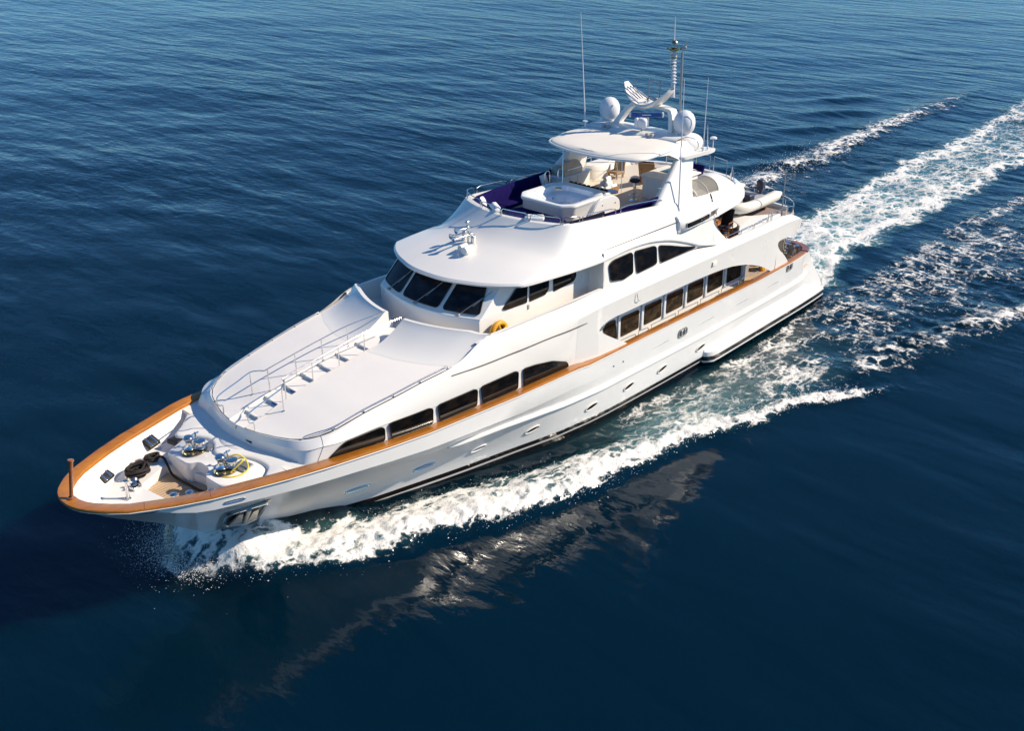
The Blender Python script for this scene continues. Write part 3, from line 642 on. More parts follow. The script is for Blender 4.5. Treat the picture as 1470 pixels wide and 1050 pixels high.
for x in bx:
    t, k, lo = (lerp(x, TY), lerp(x, TZ)), (lerp(x, KN), lerp(x, KNZ)), (lerp(x, LY), lerp(x, ARCH))
    rr.append([(x, t[0], t[1]), (x, t[0] * .45 + k[0] * .55 + .02, t[1] * .45 + k[1] * .55 + .02), (x, k[0], k[1]), (x, k[0] - .005, k[1] - .05)] +
              [(x, k[0] - .01 + (lo[0] - k[0] + .01) * s, (k[1] - .05) + (lo[1] - k[1] + .05) * s) for s in (.33, .66, 1)] +
              [(x, lo[0] - .10, lo[1] + .02)])
sideb = MB().sgrid(rr)
foot = [(31.4, 4.06), (31.44, 3.95), (31.55, 3.80), (31.75, 3.62), (32.0, 3.45), (32.27, 3.22), (32.5, 3.0), (32.62, 2.85)]
rr = [[(x, lerp(x, LY) + .025, z), (x, lerp(x, LY) + .02, 2.83), ] for x, z in foot]
sideb.sgrid(rr); sideb.sgrid([[(x, lerp(x, LY) + .025, z), (x, lerp(x, LY) - .12, z)] for x, z in foot])
# rounded aft end
rr = []
for a in np.linspace(0, 1, 12):
    y = 3.05 * (1 - a); yk = 3.3 * (1 - a); bul = 1 - (1 - a) ** 2
    x = 34.5 + .28 * bul; rr.append([(x, y, 4.23 + .0 * a), (x + .06, yk, 4.22), (x + .02, 3.25 * (1 - a), 4.12), (x - .3, 3.2 * (1 - a), 4.12)])
sideb.sgrid(rr)
bridge_side = build('bridge_deck_side', sideb, 'gel', yacht, sharp=28)
# low slanted piece in front of the side-deck opening
q = MB(); rr = []
tri = [(18.55, 4.03, 2.97), (18.8, 3.86, 2.965), (19.2, 3.6, 2.96), (19.6, 3.36, 2.95), (20.0, 3.14, 2.945), (20.3, 2.96, 2.94)]
q.sgrid([[(x, lerp(x, LY) - .09, zt), (x, lerp(x, LY), zt), (x, lerp(x, LY) + .0, zb)] for x, zt, zb in tri])
build('opening_corner', q, 'gel', bridge_side)
# ceiling over the side decks, underside of the boat deck
build('side_deck_ceiling', MB().sgrid([[(x, lerp(x, LY) - .1, max(4.12, lerp(x, ARCH)) + .02), (x, 2.0, 4.15)] for x in np.linspace(18.7, 34.3, 20)]), 'gel', bridge_side)
# grab-line detail and a square badge hatch
q = MB().tube(smooth_curve([(20.65, -(3.905), 4.92), (20.68, -3.92, 4.75), (20.75, -3.91, 4.60), (20.9, -3.89, 4.56)], 4), .014, 6); build('boarding_gate_seam', q, 'greyp', bridge_side)
build('vent_cover', MB().box((26.05, -3.905, 4.62), (.30, .02, .2), bev=.008), 'cream', bridge_side)

# ------------------------------------------------------------------ main saloon wall behind the side deck
q = MB()
q.sgrid([[(x, 2.96, 4.2), (x, 2.96, 2.05)] for x in np.linspace(18.4, 30.35, 8)])
q.sgrid([[(30.35, 2.96, 4.2), (30.35, 2.96, 2.05)], [(30.45, 2.5, 4.2), (30.45, 2.5, 2.05)], [(30.5, 0, 4.2), (30.5, 0, 2.05)]])
saloon = build('saloon_wall', q, 'gel', yacht)
ysal = lambda x, z: 2.965
for x0 in (21.02, 22.57, 24.12, 25.66, 27.2, 28.74):
    window(saloon, [(x0, 3.55), (x0 + 1.14, 3.52), (x0 + 1.17, 2.72), (x0 + .02, 2.72)], ysal, 'glassb', .09, rim=.012, rm='black')
window(saloon, [(19.86, 3.42), (20.1, 3.6), (20.62, 3.6), (20.74, 2.74), (20.5, 2.76), (19.92, 3.28)], ysal, 'glassb', .12, rim=.012, rm='black')
q = MB()
for x0 in (20.82, 22.36, 23.91, 25.46, 27.0, 28.55, 30.06): q.box((x0, -3.0, 3.35), (.10, .06, 1.5), bev=.02)
build('mullion', q, 'ltblue', saloon)
q = MB().box((31.2, -2.35, 3.1), (.9, .1, 2.1)); build('aft_door', q, 'greyp', saloon)
build('sliding_door_glass', MB().grid([[(30.56, y, z) for y in (-1.9, 1.9)] for z in (2.1, 4.0)]), 'glassb', saloon)
q = MB()
for y in (-2.15, -1.95): q.tube([(31.9, y, 2.05), (31.9, y, 4.1)], .04, 8)
build('aft_stanchion', q, 'chrome', saloon)
# rail on the bulwark beside the saloon
q = MB(); xs5 = [19.75, 21.05, 21.9, 23.76, 25.39, 27.0, 28.6, 30.2]
for a, b in zip(xs5[:-1], xs5[1:]):
    za, zb = 3.11, 3.07
    q.tube(smooth_curve([(a + .1, -3.72, 2.92), (a + .11, -3.72, za), (a + .2, -3.72, za + .03), (b - .2, -3.72, zb + .03), (b - .11, -3.72, zb), (b - .1, -3.72, 2.92)], 3), .015, 6)
build('bulwark_rail', q, 'chrome', cap)

# ------------------------------------------------------------------ pilothouse
pf = lambda y: .1 * y * y
q = MB(); rr = []
ys = list(np.linspace(-2.5, 2.5, 15))
for y in ys: rr.append([(12.98 + pf(y), y, 4.77), (12.96 + pf(y), y, 5.62), (13.0 + pf(y), y, 5.70), (13.09 + pf(y), y, 5.74), (14.05 + pf(y), y, 6.62), (14.2 + pf(y), y, 6.75)])
q.grid(rr)
psx = [(12.98 + pf(2.5), 2.5), (13.8, 2.56), (14.6, 2.6), (16, 2.62), (18.7, 2.62), (18.85, 2.6)]
def cc(x):  # raked front edge of the side wall
    return x
for s_ in (-1, 1):
    z_ = [4.77, 5.62, 5.70, 5.74, 6.62, 6.75]; x_ = [12.98, 12.96, 13.0, 13.09, 14.05, 14.2]
    rr = [[(x_[k] + pf(2.5) + (18.85 - x_[k] - pf(2.5)) * t, s_ * (2.5 + .12 * min(1, t * 4)), z_[k]) for k in range(6)] for t in (0, .03, .08, .15, .3, .6, 1)]
    q.grid(rr); q.add([(18.85, s_ * 2.62, 4.77), (19.2, s_ * 2.7, 4.77), (19.2, s_ * 2.7, 6.75), (18.85, s_ * 2.62, 6.75)], [(0, 1, 2, 3)])
    q.add([(19.2, s_ * 2.6, 4.77), (19.2, s_ * 3.38, 4.77), (19.2, s_ * 3.38, 6.75), (19.2, s_ * 2.6, 6.75)], [(0, 1, 2, 3)])
pilot = build('pilothouse', q, 'gel', yacht, sharp=28)
# windscreen: three raked panes
def ws(y, t, out=.02): return (13.09 + pf(y) + .96 * t - out * .7, y, 5.74 + .88 * t + out * .7)
wsp = []
for pane in ([(2.40, .10), (2.34, .98), (1.07, .98), (1.07, .06)], [(.88, .06), (.88, .98), (-.88, .98), (-.88, .06)], [(-1.07, .06), (-1.07, .98), (-2.06, .98), (-2.40, .06)]):
    pr = rounded(pane, .13, 5); dn = []
    for i in range(len(pr)):
        p0, p1 = pr[i], pr[(i + 1) % len(pr)]; k = max(1, int(abs(p1[0] - p0[0]) / .15)); dn += [(p0[0] + (p1[0] - p0[0]) * t / k, p0[1] + (p1[1] - p0[1]) * t / k) for t in range(k)]
    ylo, yhi = min(q_[0] for q_ in pr), max(q_[0] for q_ in pr); cols_ = []
    for yv in np.linspace(ylo + .002, yhi - .002, 22):
        ts = []
        for i in range(len(pr)):
            (y0_, t0_), (y1_, t1_) = pr[i], pr[(i + 1) % len(pr)]
            if (y0_ - yv) * (y1_ - yv) <= 0 and abs(y1_ - y0_) > 1e-9: ts.append(t0_ + (t1_ - t0_) * (yv - y0_) / (y1_ - y0_))
        cols_.append([ws(yv, min(ts) + (max(ts) - min(ts)) * k / 4, .02) for k in range(5)])
    build('windscreen', MB().grid(cols_), 'wsglass', pilot, sharp=60)
    build('windscreen_frame', MB().tube([ws(y, t, .028) for y, t in dn], .018, 6, closed=True), 'black', pilot)
for y0 in (1.75, .1, -1.75):
    q = MB(); a = Vector(ws(y0, -.02, .05)); b = Vector(ws(y0 - .45, .55, .06)); q.tube([a, b], .014, 6); q.box(a, (.1, .12, .07), bev=.02)
    d = Vector(ws(y0 - .62, .80, .045)); e_ = Vector(ws(y0 - .30, .28, .045)); q.tube([d, e_], .012, 6)
    build('windscreen_wiper', q, 'grey', pilot)
ypil = lambda x, z: 2.5 + .12 * min(1, max(0, (x - 13.6) / 1.3))
for p_ in ([(14.62, 5.80), (15.42, 6.46), (15.86, 6.46), (15.84, 5.68), (14.72, 5.74)], [(15.98, 6.46), (17.02, 6.46), (17.0, 5.86), (16.82, 5.68), (15.98, 5.67)], [(17.24, 6.46), (18.5, 6.46), (18.54, 5.88), (18.4, 5.74), (17.28, 5.66)]):
    window(pilot, p_, ypil, 'glass', .07, rm='black', rim=.012)
build('door_handle', MB().box((15.92, -2.64, 5.5), (.06, .04, .18), bev=.01), 'chrome', pilot)
# upper saloon side wall with three windows under a swept eyebrow
yup = lambda x, z: 3.40 - .05 * (z - 5.4) / 1.0
q = MB(); rr = []
EYE = [(19.2, 6.47), (20.0, 6.52), (20.61, 6.54), (21.3, 6.52), (21.95, 6.46), (22.7, 6.34), (23.37, 6.18), (24.0, 5.98), (24.64, 5.76), (25.1, 5.58), (25.44, 5.46), (26.0, 5.25), (26.24, 5.21)]
for x, z in EYE: rr.append([(x, yup(x, z) , z + .03), (x, yup(x, 5.34) , min(5.36, z - .05))])
q.sgrid(rr); q.sgrid([[(19.2, 3.38, 4.77), (19.2, 3.40, 6.5)], [(19.25, 3.40, 4.77), (19.25, 3.40, 6.5)]])
upsal = build('upper_saloon_wall', q, 'gel', yacht)
for p_ in ([(19.50, 6.24), (19.75, 6.37), (20.82, 6.38), (20.95, 6.28), (20.97, 5.52), (20.4, 5.43), (19.62, 5.58)], [(21.10, 6.36), (22.30, 6.25), (22.48, 6.15), (22.52, 5.52), (22.4, 5.46), (21.25, 5.43)], [(22.66, 6.18), (23.4, 5.98), (24.3, 5.70), (25.16, 5.48), (25.22, 5.42), (22.80, 5.43)]):
    window(upsal, p_, yup, 'glass', .12, rm='black', rim=.014, out=.04)

# ------------------------------------------------------------------ pilothouse roof sweeping up to the sundeck coaming
# each station: E eave, E2 rounding, K start of the sweep, mid, C coaming top     (x, half breadth, z)
RF = [((13.55, 0), (15.98, 0, 7.22), (17.33, 0, 7.90)), ((13.57, .5), (16.0, .45, 7.22), (17.36, .38, 7.90)), ((13.66, 1.0), (16.1, .95, 7.21), (17.44, .85, 7.90)), ((13.84, 1.5), (16.27, 1.45, 7.19), (17.55, 1.3, 7.90)),
      ((14.08, 2.05), (16.45, 1.95, 7.15), (17.68, 1.75, 7.90)), ((14.42, 2.58), (16.66, 2.42, 7.07), (17.86, 2.2, 7.90)), ((14.80, 3.0), (16.9, 2.8, 6.98), (18.06, 2.5, 7.90)), ((15.15, 3.2), (17.2, 3.0, 6.92), (18.3, 2.63, 7.89)),
      ((16.2, 3.3), (17.8, 3.12, 6.88), (18.8, 2.7, 7.86)), ((17.8, 3.35), (18.8, 3.18, 6.85), (19.7, 2.76, 7.79)), ((19.3, 3.40), (20.0, 3.21, 6.84), (20.9, 2.82, 7.70)), ((20.6, 3.41), (21.0, 3.22, 6.82), (21.9, 2.88, 7.62)),
      ((21.95, 3.41), (22.2, 3.24, 6.8), (22.8, 2.93, 7.54)), ((23.37, 3.42), (23.5, 3.26, 6.78), (23.9, 2.97, 7.44)), ((24.64, 3.44), (24.7, 3.27, 6.74), (24.9, 3.0, 7.36)), ((25.44, 3.47), (25.5, 3.28, 6.72), (25.6, 3.02, 7.32)),
      ((26.0, 3.50), (26.05, 3.29, 6.7), (26.1, 3.03, 7.3)), ((26.58, 3.53), (26.6, 3.29, 6.7), (26.6, 3.04, 7.28))]
EZ = [(13.55, 6.64), (14.8, 6.64), (16.2, 6.58), (17.8, 6.49), (19.3, 6.46), (20.6, 6.53), (21.95, 6.46), (23.37, 6.18), (24.64, 5.76), (25.44, 5.46), (26.0, 5.31), (26.24, 5.23), (26.58, 5.18)]
rows = []
for (x, h), K_, C_ in RF:
    z = lerp(x, EZ); K_ = np.array(K_); C_ = np.array(C_); fr = 1 if x < 15.5 else max(0, 1 - (x - 15.5) / 2)
    E_ = np.array((x, h, z)); inn = np.array((x + .25 * fr, h * (1 - .0 * fr) - .2 * (1 - fr) * .3 - .1, z - .02))
    n_in = (K_ - E_); n_in[2] = 0; n_in /= max(1e-6, np.linalg.norm(n_in))
    E0 = E_ + n_in * .3; E0[2] = z - .0
    E1 = E_ + np.array([0, 0, .06]) - n_in * .02; E2 = E_ + n_in * .06; E2[2] = z + .125
    mids = []
    for t in (.3, .65):
        p_ = E2 * (1 - t) + K_ * t; p_[2] += .035 * math.sin(math.pi * t) * (1 if fr else .3); mids.append(p_)
    sw = []
    for t in (.25, .5, .75, .92):
        p_ = K_ * (1 - t) + C_ * t; p_[2] = K_[2] + (C_[2] - K_[2]) * (.35 * t + .65 * t ** 1.7) if fr > 0 else p_[2] ; sw.append(p_)
    rows.append([tuple(E0), tuple(E_), tuple(E1), tuple(E2)] + [tuple(p_) for p_ in mids] + [tuple(K_)] + [tuple(p_) for p_ in sw] + [tuple(C_)])
nc = len(rows[0]); cols = [smooth_curve([r[j] for r in rows], 3) for j in range(nc)]
rows_r = [[cols[j][i] for j in range(nc)] for i in range(len(cols[0]))]
for r in rows_r:
    if r[0][0] < 0: pass
roof = build('pilothouse_roof', MB().sgrid(rows_r), 'gel', yacht, sharp=24)
# aft overhang of the sundeck and its swept wing down to the bulwark
AFT = [  # x: lower (h, z), mid (h,z), coaming (h,z)
 (26.58, (3.53, 5.18), (3.29, 6.7), (3.04, 7.28)), (26.7, (3.42, 6.36), (3.29, 6.72), (3.04, 7.275)), (27.3, (3.40, 6.40), (3.28, 6.76), (3.05, 7.24)), (28.0, (3.38, 6.45), (3.24, 6.8), (3.04, 7.2)), (28.7, (3.3, 6.5), (3.16, 6.84), (2.98, 7.13)),
 (29.3, (3.12, 6.56), (2.98, 6.86), (2.8, 7.07)), (29.7, (2.9, 6.62), (2.76, 6.88), (2.56, 7.04)), (30.05, (2.5, 6.68), (2.35, 6.9), (2.15, 7.02)), (30.25, (2.0, 6.72), (1.85, 6.92), (1.65, 7.02)), (30.4, (1.0, 6.75), (.9, 6.94), (.8, 7.02)), (30.42, (0, 6.75), (0, 6.94), (0, 7.02))]
q = MB(); rr = []
for x, a, b, c in AFT[1:]: rr.append([(x - (.0 if x < 29 else .5), a[0] - .35, a[1] - .02), (x, *a), (x, a[0] * .6 + b[0] * .4 + .03, a[1] * .6 + b[1] * .4 + .02), (x, *b), (x, b[0] * .5 + c[0] * .5, b[1] * .5 + c[1] * .5 + .03), (x, *c)])
q.sgrid(rr)
wing = [(26.56, 6.40, 5.18), (26.60, 6.30, 5.17), (26.66, 6.12, 5.16), (26.8, 5.92, 5.15), (27.0, 5.70, 5.14), (27.25, 5.46, 5.14), (27.55, 5.24, 5.13), (27.85, 5.11, 5.12)]
q.sgrid([[(26.45, 3.28, 6.42), (26.45, 3.37, 5.79), (26.45, 3.48, 5.15)]] + [[(x, 3.322 + .078 * min(1, (x - 26.54) / .7), zt), (x, 3.412 + .083 * min(1, (x - 26.54) / .7), (zt + zb) / 2), (x, 3.528 + .057 * min(1, (x - 26.54) / .7), zb)] for x, zt, zb in wing])
q.sgrid([[(x, 3.40, zt), (x, 3.25, zt)] for x, zt, zb in wing])
q.sgrid([[(26.55, 3.30, 6.72), (26.55, 3.41, 6.36)], [(26.72, 3.29, 6.72), (26.72, 3.42, 6.36)]])
aftov = build('sundeck_overhang', q, 'gel', yacht, sharp=30)
# coaming inner faces, capping and the sundeck floor
CO = [c for _, _, c in RF] + [(x, *c) for x, a, b, c in AFT[1:]]
q = MB().sgrid([[c, (c[0] + (.05 if c[0] < 18.2 else 0), max(0, c[1] - .05), c[2] + .025), (c[0] + (.15 if c[0] < 18.2 else 0) - (.15 if c[0] > 29.5 else 0), max(0, c[1] - .14), c[2] + .02), (c[0] + (.2 if c[0] < 18.2 else 0) - (.2 if c[0] > 29.5 else 0), max(0, c[1] - .17), 6.93)] for c in smooth_curve(CO, 2)])
build('sundeck_coaming', q, 'gel', roof, sharp=40)
fl = [(c[0] + (.18 if c[0] < 18.2 else 0) - (.2 if c[0] > 29.5 else 0), max(0, c[1] - .15)) for c in CO]
fp = [(x, -y) for x, y in fl] + [(x, y) for x, y in fl[::-1]]
sund = build('sundeck_floor', fill([[p_ for i, p_ in enumerate(fp) if math.hypot(p_[0] - fp[i - 1][0], p_[1] - fp[i - 1][1]) > .01]], 6.95), 'tan_deck', yacht)
# upper trim rod, horns, search lights
def yroof(x, z):
    best = min(rows_r, key=lambda r: abs(r[6][0] - x)); return best[6][1]
rod([(x, -(lerp(x, [(17.8, 3.125), (20, 3.21), (24, 3.265)]) + .035), lerp(x, [(17.85, 6.80), (24.1, 6.77)])) for x in np.linspace(17.85, 24.1, 14)], roof)
q = MB()
for y, zz, L in ((.12, 7.52, .75), (.42, 7.52, .6), (.26, 7.74, .5)):
    q.lathe([(.03, 0), (.035, L * .6), (.06, L * .85), (.105, L), (.10, L - .02), (0, L * .8)], (15.85, y, zz), 14, axis=(-1, .12, 0)); q.box((15.9, y, zz), (.16, .12, .14), bev=.02)
q.tube([(15.9, .26, 7.2), (15.9, .26, 7.95)], .04, 8).box((15.92, .26, 7.95), (.2, .12, .12), bev=.03).box((15.95, .05, 7.35), (.14, .14, .3), bev=.03).box((15.95, .5, 7.35), (.14, .14, .3), bev=.03)
build('air_horn', q, 'chrome', roof)
q = MB().lathe([(0, 0), (.13, 0), (.14, .04), (.14, .42), (.12, .46), (0, .46)], (15.0, -.42, 7.26), 16, axis=(1, .12, .0)).box((15.25, -.4, 7.12), (.2, .14, .16), bev=.02)
q.lathe([(0, 0), (.1, 0), (.11, .04), (.11, .36), (0, .38)], (15.1, -.12, 7.27), 14, axis=(1, .12, 0))
build('search_light', q, 'gel', roof)
# vent blister with dark slot and louvres
q = MB(); rr = []
for x, k in ((23.95, 0), (24.0, .55), (24.2, .9), (24.6, 1), (25.4, .95), (26.0, .75), (26.5, .4), (26.9, .05)):
    o_ = .26 * k; rr.append([(x, 3.22, 6.98), (x, 3.24 + o_ * .7, 6.88), (x, 3.27 + o_, 6.72), (x, 3.29 + o_, 6.56), (x, 3.31 + o_ * .55, 6.44), (x, 3.40, 6.34)])
vb = build('vent_blister', MB().port(rr), 'gel', roof, sharp=35)
vy = lambda x: 3.285 + lerp(x, [(23.95, 0), (24.2, .234), (24.6, .26), (25.4, .247), (26, .195), (26.5, .104)]) 
window(vb, [(24.25, 6.70), (25.9, 6.72), (25.98, 6.62), (25.94, 6.5), (24.3, 6.47)], lambda x, z: vy(x) - .005, 'glass', .06, rm='gel', rim=.01, out=.04)
q = MB()
for k in range(4): q.tube([(26.02 + .05 * k, -(vy(26.1) - .005 - .02 * 0), 6.52 + .055 * k), (26.55 + .06 * k, -(vy(26.5) + .05), 6.56 + .055 * k)], .016, 6)
build('vent_louvre', q, 'black', vb)

# ================================================================== SUNDECK
def railset(parent, pts, posts, r=.018, name='guard_rail', mid=()):
    q = MB(); q.tube(pts, r, 8)
    for a, b in posts: q.tube([a, b], r * .9, 8)
    for m_ in mid: q.tube(m_, r * .6, 6)
    return build(name, q, 'chrome', parent)
CT = [(c[0], c[1], c[2]) for c in smooth_curve([c for _, _, c in RF], 4)]      # coaming top, half
def co_at(s):                          # s: signed index along the coaming, 0 = front centre, + starboard
    i = min(len(CT) - 1, abs(s)); x, h, z = CT[int(i)]; return Vector((x + .03, math.copysign(max(0, h - .06), s), z + .02))
N_ = len(CT) - 1
segs = [(-50, -40), (-39, -32), (-31, -23), (-22, -12), (-11, -1), (1, 11), (12, 22), (23, 31), (32, 39), (40, 50)]
for a, b in segs:
    if abs(a) > N_ or abs(b) > N_: continue
    ps = [co_at(k if k else .001) for k in range(a, b + 1)]; h_ = Vector((0, 0, .26))
    top = [p + h_ * (1 if 0 < i < len(ps) - 1 else .8) for i, p in enumerate(ps)]
    railset(roof, [tuple(ps[0])] + [tuple(t) for t in top] + [tuple(ps[-1])], [], .02, 'coaming_rail')
# smoked wind screens in the front rail sections
for a, b in ((-22, -12), (-11, -1), (1, 11), (12, 22)):
    rr = [[tuple(co_at(k if k else .001) + Vector((-.02, 0, .03))), tuple(co_at(k if k else .001) + Vector((-.02, 0, .20)))] for k in range(a, b + 1)]
    build('wind_deflector', MB().grid(rr), 'clearfilm', roof)
# navy settees following the coaming
def settee(name, path, seat_in, z_seat, z_back, mt):
    rr = []
    for (x, y), (xi, yi) in zip(path, seat_in):
        o_ = Vector((x, y, 0)); i_ = Vector((xi, yi, 0)); d = (i_ - o_); 
        rr.append([tuple(o_ + Vector((0, 0, z_back - .12))), tuple(o_ + d * .03 + Vector((0, 0, z_back))), tuple(o_ + d * .16 + Vector((0, 0, z_back + .01))), tuple(o_ + d * .26 + Vector((0, 0, z_back - .08))), tuple(o_ + d * .32 + Vector((0, 0, z_seat + .02))), tuple(o_ + d * .4 + Vector((0, 0, z_seat))), tuple(o_ + d * .93 + Vector((0, 0, z_seat))), tuple(i_ + Vector((0, 0, z_seat - .04))), tuple(i_ + Vector((0, 0, z_seat - .16)))])
    base = [[tuple(Vector((xi, yi, z_seat - .14)) + (Vector((x - xi, y - yi, 0)) * .06)), tuple(Vector((xi, yi, 6.95)) + (Vector((x - xi, y - yi, 0)) * .1))] for (x, y), (xi, yi) in zip(path, seat_in)]
    o = build(name, MB().grid(rr), mt, sund, sharp=50); build('settee_base', MB().grid(base), 'gel', sund); return o
pS = [(17.62, .55), (17.75, 1.3), (18.0, 2.05), (18.5, 2.42), (19.5, 2.56), (20.6, 2.65), (21.8, 2.7), (22.8, 2.75), (23.4, 2.78)]
iS = [(18.5, .35), (18.6, .9), (18.85, 1.35), (19.1, 1.62), (19.6, 1.72), (20.6, 1.8), (21.8, 1.86), (22.8, 1.9), (23.4, 1.92)]
settee('settee_cushion', pS, iS, 7.38, 7.88, 'navy')
q = MB()
for k in range(1, 8): q.tube([(pS[k][0] + .05, pS[k][1] - .22, 7.86), (pS[k][0] * .72 + iS[k][0] * .28, pS[k][1] * .7 + iS[k][1] * .3, 7.4), (iS[k][0], iS[k][1], 7.392)], .012, 5)
build('cushion_seam', q, 'navyd', sund)
pad = rounded([(17.75, .5), (18.95, 1.15), (19.55, .9), (19.55, -1.1), (19.2, -1.75), (18.2, -2.0), (17.85, -1.5), (17.62, -.7)], .15)
q = MB(); q.grid([[(x + (18.6 - x) * t, y * (1 - t), z) for x, y in pad] for t, z in ((0, 7.3), (0, 7.52), (.06, 7.56), (.5, 7.57), (1, 7.57))], closed=True)
build('sun_pad', q, 'navy', sund, sharp=50)
pP = [(20.3, -2.58), (21.3, -2.66), (22.3, -2.72), (23.2, -2.77), (24.2, -2.8)]; iP = [(20.3, -2.0), (21.3, -2.05), (22.3, -2.1), (23.2, -2.15), (24.2, -2.2)]
settee('settee_cushion', pP, iP, 7.38, 7.80, 'navy')
pF = [(18.0, -2.12), (18.45, -2.42), (19.2, -2.52), (20.2, -2.58)]; iF = [(18.3, -1.9), (18.6, -2.1), (19.25, -2.2), (20.2, -2.26)]
settee('settee_cushion', pF, iF, 7.5, 7.93, 'navyd')
# hot tub ------------------------------------------------------------
tubp = [(19.42, .78), (19.42, -1.05), (19.85, -1.42), (21.5, -1.42), (21.98, -.95), (22.0, .62), (21.5, 1.1), (19.85, 1.12)]
outr = rounded(tubp, .12); cxy = (20.7, -.15)
sc_ = lambda k, z: [(cxy[0] + (x - cxy[0]) * k, cxy[1] + (y - cxy[1]) * k, z) for x, y in outr]
q = MB().grid([sc_(1, 6.95), sc_(1, 7.84), sc_(1.02, 7.87), sc_(1.045, 7.92), sc_(1.05, 7.97), sc_(1.03, 8.02), sc_(.97, 8.03), sc_(.86, 8.0), sc_(.82, 7.97)], closed=True)
tub = build('hot_tub', q, 'gel', sund, sharp=50)
q = MB().grid([sc_(.82, 7.97), sc_(.80, 7.78), sc_(.66, 7.70), sc_(.62, 7.66), sc_(.56, 7.42), sc_(.2, 7.38)], closed=True); q.add(sc_(.2, 7.38), [tuple(range(len(outr)))])
basin = build('tub_basin', q, 'ltblue', tub, sharp=50)
q = MB()
for x, y, z in ((20.2, .55, 7.6), (21.0, .6, 7.6), (21.35, -.5, 7.62), (20.6, -.9, 7.6), (20.0, -.5, 7.6), (19.9, .1, 7.6)): q.lathe([(.055, 0), (.055, .02), (0, .03)], (x, y, z), 12, axis=(cxy[0] - x, cxy[1] - y, .8))
build('tub_jet', q, 'chrome', basin)
build('control_panel', MB().box((21.35, .62, 7.93), (.2, .24, .04), rz=.5, bev=.01), 'brass', tub)
build('tub_drain', MB().lathe([(.10, 0), (.10, .03), (.05, .04), (0, .02)], (20.05, -.42, 7.66), 14), 'brass', tub)
q = MB().prism([(22.0, -1.2, 6.95), (22.55, -1.2, 6.95), (22.6, -1.2, 7.5), (22.45, -1.2, 7.86), (22.0, -1.2, 7.98)], (0, 2.3, 0)); build('tub_surround', q, 'gel', sund, bev=.05)
e_ = rounded([(20.6, 7.05), (22.1, 7.05), (22.45, 7.3), (22.42, 7.7), (22.0, 7.98), (21.2, 8.0), (20.85, 7.75), (20.55, 7.3)], .15)
q = MB().prism([(x, -1.62, z) for x, z in e_], (0, .24, 0)); ep = build('tub_end_panel', q, 'gel', sund, bev=.03)
q = MB()
for x, z in ((21.0, 7.25), (22.05, 7.25), (22.1, 7.65), (21.3, 7.72)): q.ell((x, -1.63, z), (.03, .015, .03), 8, 6)
build('panel_bolt', q, 'brass', ep)
q = MB()
for k in range(9): q.ell((22.5, -.85 + .22 * k, 7.86), (.09, .10, .07), 10, 6)
build('headrest_pads', q, 'black', sund)
for x, y in ((21.35, 1.22), (21.95, 1.05)):
    build('tub_grab_rail', MB().tube(smooth_curve([(x - .12, y, 7.98), (x - .12, y, 8.35), (x - .06, y, 8.48), (x + .1, y, 8.48), (x + .16, y, 8.35), (x + .16, y, 7.98)], 5), .024, 8), 'chrome', tub)
for x, y in ((21.75, .75), (23.1, -1.15)):
    build('awning_pole', MB().tube([(x, y, 7.7), (x + .3, y + .25, 9.28)], .013, 8), 'chrome', sund)
# barbecue counter ---------------------------------------------------
q = MB().box((23.95, 2.2, 7.33), (1.9, .72, .76), bev=.03); bc = build('barbecue_counter', q, 'cream', sund)
build('counter_top', MB().box((23.95, 2.18, 7.73), (2.0, .82, .05), bev=.015), 'ltblue', bc)
q = MB().prism([(23.15, 1.84, 7.76), (23.15, 2.54, 7.76), (23.15, 2.54, 8.02), (23.15, 2.3, 8.22), (23.15, 2.06, 8.22), (23.15, 1.84, 8.0)], (1.25, 0, 0)); build('grill_hood', q, 'galv', bc, bev=.03)
build('grill_handle', MB().tube([(23.3, 1.79, 8.02), (24.25, 1.79, 8.02)], .018, 8), 'chrome', bc)
q = MB()
for x in (23.55, 24.05): q.box((x, 1.835, 7.33), (.012, .01, .66))
build('cabinet_seam', q, 'greyp', bc)
# stairwell guard rails and the curved white moulding beside them
for a_, b_ in (((25.55, 2.55), (26.45, 1.62)), ((26.5, 1.58), (27.45, 1.9)), ((27.5, 1.95), (27.5, 2.75)), ((25.5, 2.62), (25.5, 2.9))):
    railset(sund, [(*a_, 6.97), (*a_, 7.78), (*b_, 7.78), (*b_, 6.97)], [], .016, 'stair_guard_rail', mid=[[(*a_, 7.4), (*b_, 7.4)]])
mo = smooth_curve([(25.7, 2.86, 0), (26.0, 2.45, 0), (26.6, 2.3, 0), (27.4, 2.45, 0), (28.0, 2.7, 0)], 4)
build('moulded_seat', MB().grid([[(x, y, 6.95), (x, y + .02, 7.45), (x, y + .08, 7.55), (x + .02, 2.98, 7.58)] for x, y, _ in mo]), 'gel', sund, sharp=50)
# bar ------------------------------------------------------------------
q = MB().box((26.05, -1.45, 7.42), (1.8, 1.5, .94), bev=.03); br = build('bar_counter', q, 'gel', sund)
build('counter_top', MB().box((26.05, -1.45, 7.92), (2.0, 1.7, .06), bev=.02), 'cream', br)
build('bar_sink', MB().box((26.3, -1.2, 7.955), (.7, .45, .02), bev=.008), 'brass', br)
build('bar_door', MB().box((25.14, -1.25, 7.42), (.02, .7, .7), bev=.01), 'ltblue', br)

